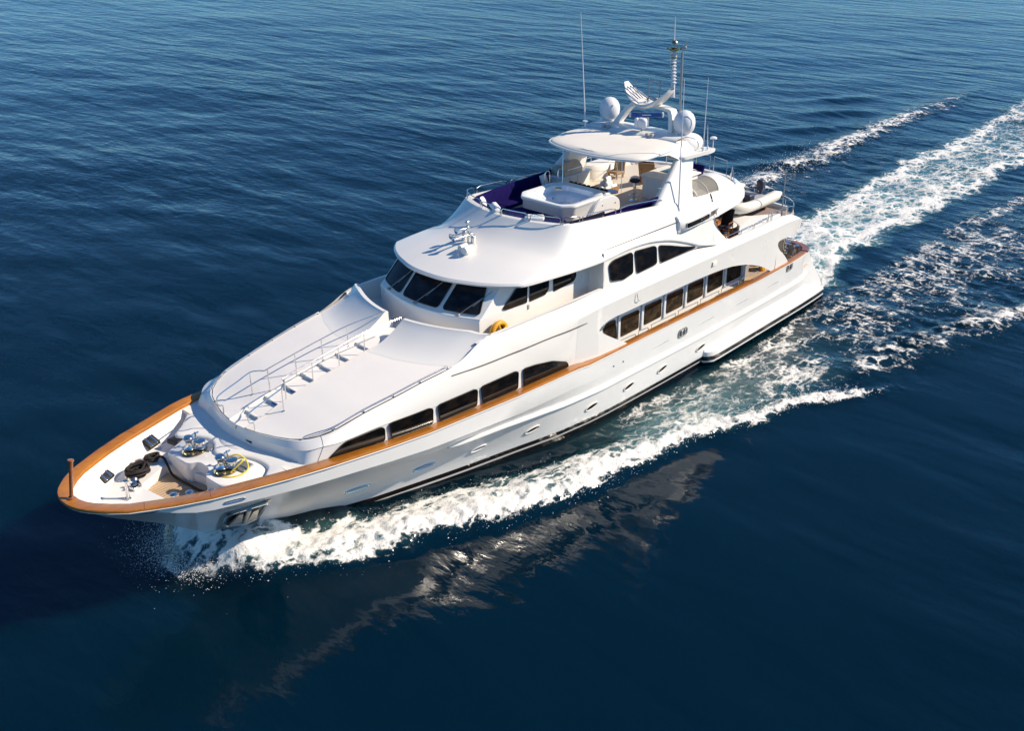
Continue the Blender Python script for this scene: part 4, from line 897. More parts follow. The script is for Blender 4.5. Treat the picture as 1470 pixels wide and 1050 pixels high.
# hardtop -----------------------------------------------------------------
HT = [(22.12, 0), (22.14, .5), (22.22, 1.05), (22.34, 1.55), (22.5, 1.98), (22.72, 2.25), (23.1, 2.36), (23.8, 2.42), (24.6, 2.42), (25.3, 2.36), (25.9, 2.25), (26.4, 2.1)]
HTs = smooth_curve(HT, 3); rr = []
for x, h in HTs:
    zt = lerp(x, [(22.1, 9.30), (24, 9.42), (26.4, 9.47)]); cx_ = 24.6
    def sh(k, z): return (cx_ + (x - cx_) * (1 - k * .03), h * (1 - k * .045), z)
    rr.append([(cx_ + (x - cx_) * .9, 0, zt + .10)] + [(cx_ + (x - cx_) * (.93), h * t, zt + .10 - .04 * t * t) for t in (.4, .75)] + [sh(1.2, zt + .035), sh(.3, zt + .0), sh(0, zt - .05), sh(.2, zt - .12), sh(1.5, zt - .15), (cx_ + (x - cx_) * .9, h * .4, zt - .12), (cx_ + (x - cx_) * .9, 0, zt - .12)])
hard = build('hardtop', MB().sgrid(rr), 'cream', yacht, sharp=40)
# front moulding of the hardtop in white
q = MB()
for s_ in (-1, 1): q.tube([(24.6 + (x - 24.6), s_ * h, lerp(x, [(22.1, 9.30), (24, 9.42), (26.4, 9.47)]) - .06) for x, h in HTs], .055, 8)
build('hardtop_edge', q, 'gel', hard)

# radar arch ------------------------------------------------------------
arch = None
for s_ in (-1, 1):
    # swept leg: lower section broad, upper narrow, leaning inboard and aft
    secs = [(7.15, 22.70, 25.65, 2.98, .34), (7.5, 23.0, 25.60, 2.94, .32), (8.0, 23.6, 25.64, 2.84, .30), (8.6, 24.35, 25.82, 2.72, .28), (9.0, 24.82, 25.95, 2.62, .28), (9.3, 25.02, 26.1, 2.5, .30), (9.5, 25.15, 26.4, 2.3, .4)]
    rr = []
    for z, x0, x1, y, t in secs:
        rr.append([(x0, s_ * (y - t * .5), z), (x0 + .04, s_ * (y - .06), z), (x0 + .14, s_ * y, z), (x1 - .14, s_ * y, z), (x1 - .04, s_ * (y - .05), z), (x1, s_ * (y - t * .5), z), (x1 - .1, s_ * (y - t), z), (x0 + .1, s_ * (y - t), z)])
    q = MB().grid(rr, closed=True)
    if arch is None: arch = build('radar_arch', q, 'gel', yacht, sharp=45)
    else: build('arch_leg', q, 'gel', arch, sharp=45)
    # gusset that blends the hardtop edge into the leg
    q = MB().grid([[(23.6, s_ * 2.38, 9.34), (23.6, s_ * 2.42, 9.28)], [(24.2, s_ * 2.40, 9.40), (24.25, s_ * 2.50, 9.24)], [(24.7, s_ * 2.42, 9.43), (24.62, s_ * 2.60, 9.06)], [(25.1, s_ * 2.42, 9.46), (24.95, s_ * 2.62, 8.9)]]); build('arch_gusset', q, 'gel', arch)
    # rounded dome pod
    q = MB().ell((26.25, s_ * 2.05, 9.25), (.75, .55, .42), 20, 12); build('dome_pod', q, 'gel', arch)
    # antenna wing
    wp_ = rounded([(24.5, 2.2), (25.0, 2.75), (26.6, 2.95), (27.05, 2.9), (27.0, 2.6), (26.8, 2.0)], .12)
    q = MB().grid([[(25.8 + (x - 25.8) * k, s_ * y, z) for x, y in wp_] for k, z in ((.96, 8.93), (1, 8.99), (1, 9.03), (.97, 9.06))], closed=True); q.add([(25.8 + (x - 25.8) * .97, s_ * y, 9.06) for x, y in wp_], [tuple(range(len(wp_)))]); q.add([(25.8 + (x - 25.8) * .96, s_ * y, 8.93) for x, y in wp_], [tuple(range(len(wp_)))])
    build('antenna_wing', q, 'gel', arch, sharp=50)
    # satellite dome
    d_ = MB().lathe([(0, 0), (.24, 0), (.26, .06), (.3, .10), (.38, .2), (.425, .34), (.435, .50), (.41, .66), (.33, .82), (.2, .93), (.08, .97), (0, .98)], (26.15, s_ * 1.88, 9.60), 28)
    dm = build('satellite_dome', d_, 'dome', arch); build('dome_base', MB().lathe([(.2, -.1), (.22, -.02), (.24, .02), (0, .02)], (26.15, s_ * 1.88, 9.58), 16), 'greyp', arch)
# cross beam
q = MB(); rr = []
for y in np.linspace(-2.2, 2.2, 15):
    c_ = 1 - (y / 2.4) ** 2; rr.append([(24.95 + .12 * y * y * .3, y, 9.40), (25.0 + .12 * y * y * .3, y, 9.52 + .03 * c_), (25.25, y, 9.60 + .04 * c_), (26.2, y, 9.62 + .04 * c_), (26.45, y, 9.54), (26.5, y, 9.38)])
q.grid(rr); build('arch_beam', q, 'gel', arch, sharp=50)
for s_ in (-1, 1):
    for k in (0, .22): build('vent_grating', MB().box((25.06 + .02, s_ * 1.1 + k, 9.63), (.2, .14, .12), bev=.03), 'greyp', arch)
# tubular hoop and crescent
hoop = smooth_curve([(26.0, 1.38, 9.55), (26.1, 1.22, 9.85), (26.3, .98, 10.25), (26.42, .8, 10.40), (26.45, .4, 10.47), (26.45, -.4, 10.47), (26.42, -.85, 10.44), (26.38, -1.12, 10.36), (26.25, -1.28, 10.0), (26.1, -1.38, 9.55)], 5)
rr = [[(x - .22, y, z), (x - .20, y * 1.06, z + .05), (x, y * 1.07, z + .07), (x + .2, y * 1.06, z + .05), (x + .22, y, z), (x + .2, y * .92, z - .05), (x, y * .9, z - .07), (x - .2, y * .92, z - .05)] for x, y, z in hoop]
build('arch_hoop', MB().grid(rr, closed=True), 'gel', arch, sharp=60)
cres = smooth_curve([(1.12, 11.28), (.95, 11.02), (.7, 10.76), (.4, 10.58), (.1, 10.50), (-.2, 10.52), (-.5, 10.66), (-.8, 10.9), (-1.05, 11.15), (-1.16, 11.30)], 4)
rr = []
for i, (y, z) in enumerate(cres):
    t = i / (len(cres) - 1) * 2 - 1; wd = .50 * (1 - .75 * t * t); th = .09 * (1 - .6 * t * t)
    rr.append([(26.2 - wd * 1.1, y, z + .02), (26.2 - wd, y, z + th), (26.2 + wd, y, z + th), (26.2 + wd * 1.1, y, z), (26.2 + wd * .8, y, z - th), (26.2 - wd * .8, y, z - th)])
q = MB().grid(rr, closed=True); cr_ = build('radar_crescent', q, 'gel', arch, sharp=50)
q = MB()
for k in range(4):
    q.tube([(26.2 - .3 + .2 * k, .98, 11.14), (26.2 - .25 + .17 * k, .3, 10.74)], .022, 6)
q.tube([(25.72, .9, 11.05), (25.72, .1, 10.64), (26.6, .1, 10.64), (26.6, .9, 11.05)], .022, 6)
build('crescent_rail', q, 'chrome', cr_)
q = MB()
for y in (.02, -.52):
    q.tube([(26.25, y, 10.6), (26.25, y - .02, 11.55)], .025, 6); q.ell((26.25, y, 10.72), (.09, .07, .05), 8, 6)
q.tube([(26.25, .0, 11.5), (26.25, -.54, 11.5)], .018, 6).tube([(26.25, .0, 11.32), (26.25, -.54, 11.32)], .014, 6).tube([(26.25, 0, 10.78), (26.25, -.54, 10.78)], .016, 6).box((26.25, -.35, 10.78), (.14, .2, .14), bev=.03)
build('antenna_frame', q, 'grey', cr_)
RZ = R(42.3)
build('radar_scanner', MB().box((26.1, -.05, 10.13), (.16, 1.28, .17), rz=RZ, bev=.03), 'blue', arch)
q = MB()
for k in (-.67, .67): q.box((26.1 - math.sin(RZ) * k, -.05 + math.cos(RZ) * k, 10.13), (.18, .07, .19), rz=RZ, bev=.02)
q.lathe([(.13, 0), (.13, .4), (.08, .42), (0, .42)], (26.12, -.02, 9.64), 14)
build('scanner_cap', q, 'gel', arch)
build('scanner_stripe', MB().box((26.1 - .083 * math.cos(RZ), -.05 - .083 * math.sin(RZ), 10.135), (.006, .36, .04), rz=RZ), 'ltblue', arch)
q = MB().box((25.35, -.38, 9.98), (.3, .42, .40), bev=.12).box((25.22, -.2, 9.98), (.14, .14, .4), bev=.04).box((25.22, -.56, 9.96), (.14, .24, .36), bev=.08); fl_ = build('floodlight', q, 'dome', arch); build('floodlight_bracket', MB().tube([(25.38, -.38, 9.62), (25.38, -.38, 9.85)], .05, 8), 'grey', arch)
# masts and antennas
q = MB(); bx_, by_ = 26.55, -.98
q.tube([(bx_, by_, 10.9), (bx_ + .05, by_ + .12, 12.75)], .085, 10)
for k in range(9): z = 11.45 + .13 * k; q.lathe([(.085, 0), (.135, .015), (.135, .05), (.085, .065)], (bx_ + .02, by_ + .04 + .01 * k, z), 10)
build('signal_mast', q, 'dome', arch)
q = MB()
for z, r_ in ((12.1, .13), (12.42, .16), (12.68, .2), (12.95, .15)):
    q.lathe([(0, 0), (r_, .01), (r_ * .9, .10), (r_ * .5, .16), (0, .17)], (bx_ + .05, by_ + .12, z), 12)
for k in range(6):
    a = k * 1.05; q.tube([(bx_ + .05, by_ + .12, 12.72), (bx_ + .05 + .26 * math.cos(a), by_ + .12 + .26 * math.sin(a), 12.78)], .018, 5); q.ell((bx_ + .05 + .26 * math.cos(a), by_ + .12 + .26 * math.sin(a), 12.8), (.04, .04, .06), 6, 4)
build('mast_light_cluster', q, 'brass', arch)
build('mast_whip', MB().tube([(bx_ + .05, by_ + .14, 13.05), (bx_ + .1, by_ + .2, 14.0)], [.03, .008], 6), 'dome', arch)
q = MB().tube([(26.75, -1.25, 10.0), (26.8, -1.12, 12.65)], .05, 8).tube([(26.8, -1.12, 12.6), (26.8, -1.3, 13.1), (26.85, -1.3, 13.15)], .015, 5).box((26.8, -1.2, 12.85), (.1, .18, .1), bev=.02)
build('side_mast', q, 'grey', arch)
def whip(a, b, r0=.03, name='whip_antenna', par=None):
    q = MB().tube([a, tuple(Vector(a) * .55 + Vector(b) * .45), b], [r0, r0 * .7, r0 * .3], 7); q.lathe([(r0 * 2.2, 0), (r0 * 2.2, .1), (r0, .18)], a, 10); build(name, q, 'dome', par or arch)
whip((25.0, 2.25, 9.48), (24.55, 2.3, 14.1), .03)
whip((24.34, -3.07, 7.1), (24.2, -3.0, 12.2), .035)
whip((26.3, -2.75, 9.05), (26.5, -2.6, 11.9), .022); whip((26.55, -2.8, 9.05), (26.55, -2.72, 10.05), .022)
build('gps_antenna', MB().tube([(26.95, -2.8, 9.05), (26.97, -2.78, 9.42)], .018, 6).lathe([(0, 0), (.14, .01), (.14, .06), (.1, .09), (0, .1)], (26.97, -2.78, 9.42), 14), 'dome', arch)
build('gps_antenna', MB().tube([(24.75, 2.05, 9.45), (24.75, 2.05, 9.75)], .018, 6).lathe([(0, 0), (.12, .01), (.12, .05), (0, .08)], (24.75, 2.05, 9.75), 14), 'dome', arch)
# aft sundeck rails
for s_ in (-1, 1):
    if s_ > 0:
        top = [(25.6, 2.85, 7.25), (25.6, 2.88, 7.8), (27.0, 2.92, 7.8), (28.4, 2.85, 7.78)]
        railset(sund, top, [((x, 2.9, 7.2), (x, 2.9, 7.79)) for x in (26.3, 27.0, 27.9)], mid=[[(25.6, 2.88, 7.5), (27, 2.92, 7.5), (28.4, 2.86, 7.5)]])
    xs_r = [(28.55, 2.82), (29.2, 2.6), (29.75, 2.2), (30.1, 1.5), (30.22, .8), (30.25, .0)]
    if s_ > 0: railset(sund, [(x, y, 7.72) for x, y in xs_r], [((x, y, 6.98), (x, y, 7.72)) for x, y in xs_r], mid=[[(x, y, 7.4) for x, y in xs_r]])
railset(sund, [(30.22, .4, 7.02), (30.22, .4, 7.75), (30.2, -.75, 7.75), (30.2, -.75, 7.0)], [], mid=[[(30.22, .4, 7.4), (30.2, -.75, 7.4)]])
railset(sund, [(30.2, -.95, 7.0), (30.2, -.95, 7.75), (29.95, -1.75, 7.75), (29.9, -1.8, 7.0)], [])
railset(sund, [(29.75, -2.15, 7.0), (29.75, -2.15, 7.62), (29.2, -2.55, 7.5), (29.0, -2.75, 7.05)], [((28.9, -2.6, 7.05), (28.85, -2.62, 7.6))])
railset(sund, [(24.1, -2.95, 7.3), (24.05, -2.85, 7.75), (23.75, -2.7, 8.05), (23.5, -2.6, 8.1)], [], name='boarding_rail', r=.013)
# stair hood with a clear front half
def arcsec(x, k, y0, y1, z0): 
    return [(x, y0 + (y1 - y0) * (.5 - .5 * math.cos(a)), z0 + .62 * k * math.sin(a) ** .8) for a in np.linspace(0.0001, math.pi - .0001, 11)]
build('stair_hood', MB().grid([arcsec(27.3, .95, -3.02, -1.75, 7.16), arcsec(27.6, 1.0, -3.0, -1.7, 7.16), arcsec(28.1, .92, -2.95, -1.65, 7.14), arcsec(28.6, .65, -2.85, -1.6, 7.1), arcsec(29.0, .35, -2.75, -1.6, 7.06), arcsec(29.2, .05, -2.6, -1.6, 7.04)]), 'gel', sund)
ho = build('stair_hood_window', MB().grid([arcsec(25.75, .72, -3.02, -1.85, 7.18), arcsec(26.4, .9, -3.03, -1.8, 7.17), arcsec(27.3, .94, -3.02, -1.75, 7.16)]), 'acrylic', sund)
build('stair_hood_frame', MB().tube(arcsec(25.75, .72, -3.02, -1.85, 7.18), .03, 6).tube(arcsec(26.5, .92, -3.04, -1.79, 7.17), .02, 6).tube(arcsec(27.3, .96, -3.03, -1.74, 7.16), .025, 6), 'cream', sund)
build('stair_landing', MB().box((26.4, -2.45, 7.1), (1.2, 1.0, .1), bev=.02), 'cream', sund)

# ================================================================== BOAT DECK
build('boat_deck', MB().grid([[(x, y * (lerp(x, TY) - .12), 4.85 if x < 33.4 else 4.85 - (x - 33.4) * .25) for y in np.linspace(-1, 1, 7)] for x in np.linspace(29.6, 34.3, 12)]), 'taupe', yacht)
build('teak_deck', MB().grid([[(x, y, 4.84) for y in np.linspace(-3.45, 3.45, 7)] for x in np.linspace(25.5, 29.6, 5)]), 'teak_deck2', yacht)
q = MB().sgrid([[(x, lerp(x, TY), lerp(x, TZ)), (x, lerp(x, TY) - .14, lerp(x, TZ) + .01), (x, lerp(x, TY) - .2, 4.84)] for x in np.linspace(26.7, 34.3, 16)])
build('boat_deck_bulwark', q, 'gel', bridge_side)
build('aft_bulwark', MB().grid([[(34.5 + .15 * (1 - (y / 3) ** 2), y, 4.2), (34.35 + .15 * (1 - (y / 3) ** 2), y, 4.95 - .1 * abs(y) / 3), (34.2 + .15 * (1 - (y / 3) ** 2), y, 4.95 - .1 * abs(y) / 3), (34.2, y, 4.8)] for y in np.linspace(-2.6, 3.0, 15)]), 'gel', bridge_side)
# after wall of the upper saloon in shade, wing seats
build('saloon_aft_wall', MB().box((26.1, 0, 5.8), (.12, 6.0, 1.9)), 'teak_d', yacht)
build('sky_lounge_door', MB().box((26.18, 0, 5.75), (.03, 2.6, 1.7)), 'glassb', yacht)
lk = rounded([(28.6, -3.38), (29.55, -2.9), (29.9, -2.45), (29.98, -1.95), (30.3, -1.62), (30.75, -1.75), (31.0, -2.45), (31.7, -2.9), (32.4, -3.38)], .2)
q = MB().grid([[(30.3 + (x - 30.3) * k, -2.7 + (y + 2.7) * k, z) for x, y in lk] for k, z in ((.97, 4.85), (1, 5.05), (1, 5.12), (.96, 5.16))], closed=True); q.add([(30.3 + (x - 30.3) * .96, -2.7 + (y + 2.7) * .96, 5.16) for x, y in lk], [tuple(range(len(lk)))])
build('deck_locker', q, 'gel', yacht, sharp=50)
rl = [(27.43, 5.12), (28.62, 5.12), (29.69, 5.12), (30.87, 5.12), (31.2, 5.12), (32.6, 5.06), (33.4, 4.9)]
for i, (a, b) in enumerate(zip(rl[:-1], rl[1:])):
    h_ = .2 if i < 3 else .36
    q = MB().tube([(a[0] + .05, -3.50, a[1]), (a[0] + .06, -3.50, a[1] + h_), (b[0] - .06, -3.5 + (.12 if i == 5 else 0), b[1] + h_), (b[0] - .05, -3.5 + (.12 if i == 5 else 0), b[1])], .02, 7)
    build('bulwark_rail', q, 'chrome', bridge_side)
build('bulwark_rail', MB().tube(smooth_curve([(33.45, -3.36, 4.9), (33.46, -3.36, 5.3), (33.8, -3.1, 5.35), (34.1, -2.6, 5.38), (34.15, -1.8, 5.4), (34.15, 2.0, 5.4), (34.1, 2.8, 5.38), (33.5, 3.36, 5.3)], 4), .02, 7).tube([(34.1, -2.6, 4.9), (34.1, -2.6, 5.38)], .018, 7).tube([(34.15, -.9, 4.9), (34.15, -.9, 5.4)], .018, 7).tube([(34.15, .9, 4.9), (34.15, .9, 5.4)], .018, 7), 'chrome', bridge_side)
q = MB().tube([(32.5, -3.3, 4.95), (32.52, -3.28, 6.1), (32.62, -3.2, 7.1)], [.035, .03, .022], 8); build('ensign_staff', q, 'grey', bridge_side)
# stern rail gate and mooring gear
q = MB().tube([(34.0, -2.85, 2.3), (34.0, -2.85, 3.42), (34.05, -2.85, 3.47), (35.2, -2.85, 3.02), (35.25, -2.85, 2.95), (35.25, -2.85, 2.2)], .03, 8)
for k in (.28, .56, .84): q.tube([(34.0, -2.85, 3.45 - k * 1.0), (35.25, -2.85, 3.0 - k * .75)], .02, 6)
build('stern_gate', q, 'chrome', yacht)
def capstan(x, y):
    build('stern_capstan', MB().lathe([(.15, 0), (.16, .1), (.09, .2), (.09, .32), (.15, .4), (.15, .46), (0, .48)], (x, y, 2.55), 16).box((x, y, 2.5), (.5, .4, .1), bev=.03), 'chrome', yacht)
capstan(34.55, -3.2); capstan(34.75, -2.6)

# ================================================================== LOOSE THINGS ON BOARD
def stool(x, y, label):
    t = empty('bar_stool', (x, y, 6.95), label, 'bar stool', 'bar stools by the sundeck bar')
    build('seat', MB().lathe([(0, .80), (.17, .80), (.21, .83), (.21, .89), (.17, .92), (0, .93)], (x, y, 6.95), 20), 'navyd', t)
    build('pedestal', MB().lathe([(.2, 0), (.2, .03), (.06, .05), (.05, .8)], (x, y, 6.95), 16), 'chrome', t)
    build('foot_ring', MB().tube([(x + .2 * math.cos(a), y + .2 * math.sin(a), 7.22) for a in np.linspace(0, 2 * math.pi, 21)[:-1]], .016, 6, closed=True).tube([(x - .2, y, 7.22), (x + .2, y, 7.22)], .012, 6), 'chrome', t)
    return t
stool(24.6, -.72, 'round navy bar stool with chrome pedestal standing in front of the sundeck bar')
t = empty('side_table', (23.95, -.05, 6.95), 'small round brown side table beside the hot tub on the sundeck', 'side table')
build('tabletop', MB().lathe([(0, .38), (.27, .38), (.28, .40), (.27, .42), (0, .42)], (23.95, -.05, 6.95), 24), 'teak_d', t)
build('table_leg', MB().lathe([(.16, 0), (.15, .03), (.03, .05), (.03, .38)], (23.95, -.05, 6.95), 14), 'chrome', t)
t = empty('towel_basket', (24.95, .95, 6.95), 'low wicker basket stacked with rolled white towels on the sundeck', 'basket')
build('basket', MB().grid([[(24.95 + (x - 24.95) * k, .95 + (y - .95) * k, z) for x, y in rounded([(24.5, .55), (25.4, .55), (25.4, 1.35), (24.5, 1.35)], .1)] for k, z in ((.9, 6.95), (1, 7.2), (.93, 7.21), (.85, 7.05))], closed=True).box((24.95, .95, 7.05), (.75, .65, .04)), 'wicker', t)
for i, (dx, dy, dz) in enumerate(((-.25, -.22, .2), (-.25, 0, .2), (-.25, .22, .2), (.18, -.2, .2), (.18, .02, .2), (.18, .22, .2), (-.05, -.1, .37), (-.05, .12, .37), (.0, 0, .53))):
    tw = build('rolled_towel', MB().lathe([(0, -.2), (.085, -.2), (.1, -.17), (.1, .17), (.085, .2), (0, .2)], (24.95 + dx, .95 + dy, 6.95 + dz), 14, axis=(1, .15, 0)), 'whitefab', loc=(24.95 + dx, .95 + dy, 6.95 + dz))
    tag(tw, 'white rolled towel in the stack heaped in the sundeck wicker basket', 'towel', 'rolled white towels in the basket')
# sun loungers with raised wicker back
def lounger(x, y, rz, label, group):
    t = empty('sun_lounger', (x, y, 6.95), label, 'sun lounger', group); mt = Matrix.Translation((x, y, 6.95)) @ Matrix.Rotation(rz, 4, 'Z')
    def T(q): q.v = [tuple(mt @ Vector(p)) for p in q.v]; return q
    q = MB().box((-.45, 0, .32), (1.2, .62, .05), bev=.015).box((-.45, .3, .26), (1.25, .05, .1)).box((-.45, -.3, .26), (1.25, .05, .1)); build('frame', T(q), 'wicker', t)
    for lx, ly in ((-.95, .27), (-.95, -.27), (.1, .27), (.1, -.27)): build('leg', T(MB().box((lx, ly, .12), (.06, .06, .25))), 'teak_d', t)
    a = Vector((.15, 0, .34)); q = MB().box((.46, 0, .70), (.06, .70, .98), ry=.75, bev=.02); build('backrest', T(q), 'wicker', t)
    q = MB().box((.40, 0, .75), (.07, .64, .98), ry=.75, bev=.03).box((-.42, 0, .38), (1.1, .58, .07), bev=.03); build('cushion', T(q), 'navyd', t)
    q = MB().tube([(.55, .22, .75), (.75, .22, .05)], .02, 6).tube([(.55, -.22, .75), (.75, -.22, .05)], .02, 6); build('back_strut', T(q), 'teak_d', t)
lounger(27.15, .45, 3.65, 'wicker sun lounger with raised back and navy cushion between bar and towel basket', None)
t = empty('aft_lounge', (27.9, -1.1, 6.95), 'navy lounge chair with white pillow beside the stair hood', 'lounge chair')
build('seat', MB().box((27.9, -1.0, 7.18), (1.4, .75, .16), bev=.04), 'navy', t); build('backrest', MB().box((28.65, -1.0, 7.42), (.14, .75, .62), ry=.4, bev=.04), 'navy', t); build('frame', MB().box((27.9, -1.0, 7.03), (1.5, .78, .15), bev=.02), 'wicker', t)
def pillow(x, y, z, rot, d, label, mt='whitefab'):
    q = MB(); rr = []
    for u in np.linspace(-1, 1, 13):
        rr.append([(u * d[0] * (1 - .10 * abs(v) ** 2 * 0), v * d[1], 0) for v in np.linspace(-1, 1, 13)])
    def bulge(sg): return [[(a * (1 - .07 * (1 - (b / d[1]) ** 2)), b * (1 - .07 * (1 - (a / d[0]) ** 2)), sg * d[2] * ((1 - (a / d[0]) ** 2) * (1 - (b / d[1]) ** 2)) ** .45) for a, b, c in r] for r in rr]
    q.grid(bulge(1)); q.grid(bulge(-1)); mt4 = Matrix.Translation((x, y, z)) @ rot.to_4x4(); q.v = [tuple(mt4 @ Vector(p)) for p in q.v]
    tag(build('pillow', q, mt, loc=(x, y, z)), label, 'pillow', None)
from mathutils import Euler
pillow(18.75, 2.22, 7.62, Euler((1.25, 0, .6)).to_matrix(), (.27, .27, .10), 'white pillow leaning in the forward corner of the long navy settee')
pillow(22.6, 2.42, 7.62, Euler((1.2, 0, .25)).to_matrix(), (.28, .28, .10), 'square white pillow at the after end of the long navy settee beside the barbecue')
pillow(28.4, -1.05, 7.42, Euler((0, 1.0, 0)).to_matrix(), (.22, .25, .09), 'small white pillow propped on the navy lounge chair by the stair hood')
for x, y, L, a, lb in ((17.72, .62, .42, 1.0, 'starboard of two white folded towels lying along the front sundeck rail'), (17.78, -1.25, .36, 2.2, 'port of two white folded towels lying along the front sundeck rail')):
    tag(build('folded_towel', MB().box((x, y, 7.97), (L * 2, .26, .14), rz=a, bev=.06).box((x + .05, y, 8.05), (L * 1.7, .18, .08), rz=a, bev=.035), 'whitefab', loc=(x, y, 7.95)), lb, 'towel')
t = empty('wicker_chair', (26.9, 1.95, 6.95), 'low tan wicker chair among the stair guard rails on the sundeck', 'chair')
build('seat', MB().box((26.9, 1.95, 7.2), (.55, .55, .12), bev=.04), 'wicker', t); build('backrest', MB().box((27.15, 1.95, 7.45), (.1, .55, .45), ry=.2, bev=.04), 'wicker', t)
for lx, ly in ((-.22, -.22), (-.22, .22), (.22, -.22), (.22, .22)): build('leg', MB().box((26.9 + lx, 1.95 + ly, 7.05), (.05, .05, .2)), 'wicker', t)
# boat-deck chair, bench and round table
def armchair(x, y, rz, label):
    t = empty('deck_chair', (x, y, 4.84), label, 'deck chair'); mt = Matrix.Translation((x, y, 4.84)) @ Matrix.Rotation(rz, 4, 'Z')
    def T(q): q.v = [tuple(mt @ Vector(p)) for p in q.v]; return q
    build('seat', T(MB().box((0, 0, .42), (.52, .52, .08), bev=.03)), 'navyd', t); build('backrest', T(MB().box((.3, 0, .78), (.09, .5, .72), ry=.28, bev=.035)), 'black', t)
    for ly in (-.27, .27):
        build('armrest', T(MB().box((.02, ly, .64), (.55, .06, .04), bev=.012)), 'teak_d', t)
        build('leg', T(MB().tube([(-.22, ly, 0), (-.2, ly, .63)], .022, 6).tube([(.26, ly, 0), (.24, ly, .63)], .022, 6)), 'teak_d', t)
armchair(28.75, -2.62, .15, 'dark navy deck chair with wooden arms facing the round table on the boat deck')
t = empty('round_table', (29.4, -2.15, 4.84), 'round tan table under the edge of the white boat deck locker', 'table')
build('tabletop', MB().lathe([(0, .50), (.55, .50), (.57, .53), (.55, .56), (0, .56)], (29.3, -2.25, 4.6), 28), 'cream', t); build('table_leg', MB().lathe([(.3, .24), (.28, .28), (.06, .3), (.06, .5)], (29.3, -2.25, 4.6), 14), 'chrome', t)
t = empty('bench', (29.0, -1.6, 4.84), 'varnished wooden bench with navy backrest under the sundeck overhang', 'bench')
build('seat', MB().box((29.0, -1.75, 5.16), (1.1, .9, .10), bev=.03), 'teak_v', t); build('base', MB().box((29.0, -1.75, 4.98), (1.0, .8, .26)), 'teak_v', t); build('backrest', MB().box((28.55, -1.6, 5.6), (.14, 1.3, .8), ry=-.15, bev=.04), 'navyd', t)
# tender -----------------------------------------------------------------
t = empty('tender_dinghy', (32.4, -1.35, 4.85), 'cream inflatable tender with outboard stowed on the boat deck behind the sundeck', 'dinghy')
for s_ in (-1, 1):
    ps = smooth_curve([(34.05, -1.35 + s_ * .98, 5.52), (33.3, -1.35 + s_ * 1.0, 5.5), (32, -1.35 + s_ * 1.0, 5.48), (31.0, -1.35 + s_ * .95, 5.5), (30.5, -1.35 + s_ * .72, 5.55), (30.25, -1.35 + s_ * .3, 5.58), (30.2, -1.35, 5.6)], 4)
    rad = [.08 + .17 * min(1, i / 3) for i in range(len(ps))]
    if s_ < 0: ps = [(x + .05 * 0, y, z) for x, y, z in ps]
    o_ = build('inflatable_tube', MB().tube(ps, rad, 14), 'rib', t)
    build('tube_band', MB().tube([(p_[0], p_[1] - s_ * -.0, p_[2] + .235) for p_ in ps[4:18]], .018, 6), 'grey', o_)
build('boat_floor', MB().box((32.3, -1.35, 5.25), (3.3, 1.7, .12), bev=.04), 'greyp', t)
build('console', MB().box((31.7, -1.3, 5.65), (.5, .6, .7), bev=.08).box((31.75, -1.3, 6.02), (.08, .5, .25), ry=.4, bev=.02), 'greyp', t)
build('seat', MB().box((32.4, -1.35, 5.5), (.5, .9, .4), bev=.08), 'hide', t)
build('outboard_motor', MB().box((33.9, -1.35, 5.75), (.35, .36, .5), bev=.1).box((33.95, -1.35, 5.4), (.18, .14, .5), bev=.04), 'hide', t)
build('chock', MB().box((31, -1.35, 5.02), (.12, 1.5, .34)), 'teak_d', t); build('chock', MB().box((33.2, -1.35, 5.02), (.12, 1.5, .34)), 'teak_d', t)
# lifebuoys
def buoy(x, y, z, r, label):
    t = empty('lifebuoy', (x, y, z), label, 'lifebuoy'); 
    build('ring', MB().tube([(x + r * math.cos(a), y, z + r * math.sin(a)) for a in np.linspace(0, 2 * math.pi, 29)[:-1]], r * .27, 10, closed=True), 'orange', t)
    build('backing_case', MB().lathe([(0, -.02), (r * 1.1, -.02), (r * 1.1, .02), (0, .02)], (x, y + .09, z), 20, axis=(0, -1, 0)), 'brass', t)
    q = MB()
    for k in range(5): a = .6 + k * 1.25; q.tube(smooth_curve([(x + r * math.cos(a), y - r * .26, z + r * math.sin(a)), (x + r * .3 * math.cos(a + .4), y - r * .3, z + r * .3 * math.sin(a + .4)), (x + r * math.cos(a + 1.2), y - r * .26, z + r * math.sin(a + 1.2))], 5), .016, 6)
    build('grab_line', q, 'yellow', t)
buoy(14.25, -2.78, 5.12, .34, 'orange lifebuoy on the side of the pilothouse beside the windscreen')
buoy(32.95, -2.5, 2.35, .30, 'orange lifebuoy on the after deck behind the arched side opening')
# black mooring rope: coil on the foredeck and its tail into the teak well
q = MB()
for k in range(9):
    cx_, cy_ = (2.62, 1.0); r_ = .20 + .03 * (k % 4); ph = k * 1.7
    q.tube([(cx_ + r_ * 1.25 * math.cos(a) + .03 * math.sin(3 * a + ph), cy_ + r_ * math.sin(a) + .03 * math.cos(2 * a + ph), 3.26 + .028 * k + .02 * math.sin(2 * a + ph)) for a in np.linspace(0, 2 * math.pi, 29)[:-1]], .034, 7, closed=True)
for k in range(5):
    cx_, cy_ = (3.35, 1.42); r_ = .13 + .03 * (k % 3); ph = k * 2.1
    q.tube([(cx_ + r_ * 1.2 * math.cos(a) + .02 * math.sin(3 * a + ph), cy_ + r_ * math.sin(a), 3.26 + .03 * k + .02 * math.sin(2 * a + ph)) for a in np.linspace(0, 2 * math.pi, 25)[:-1]], .034, 7, closed=True)
q.tube(smooth_curve([(2.85, 1.1, 3.38), (3.1, 1.3, 3.3), (3.3, 1.45, 3.36)], 5), .034, 7)
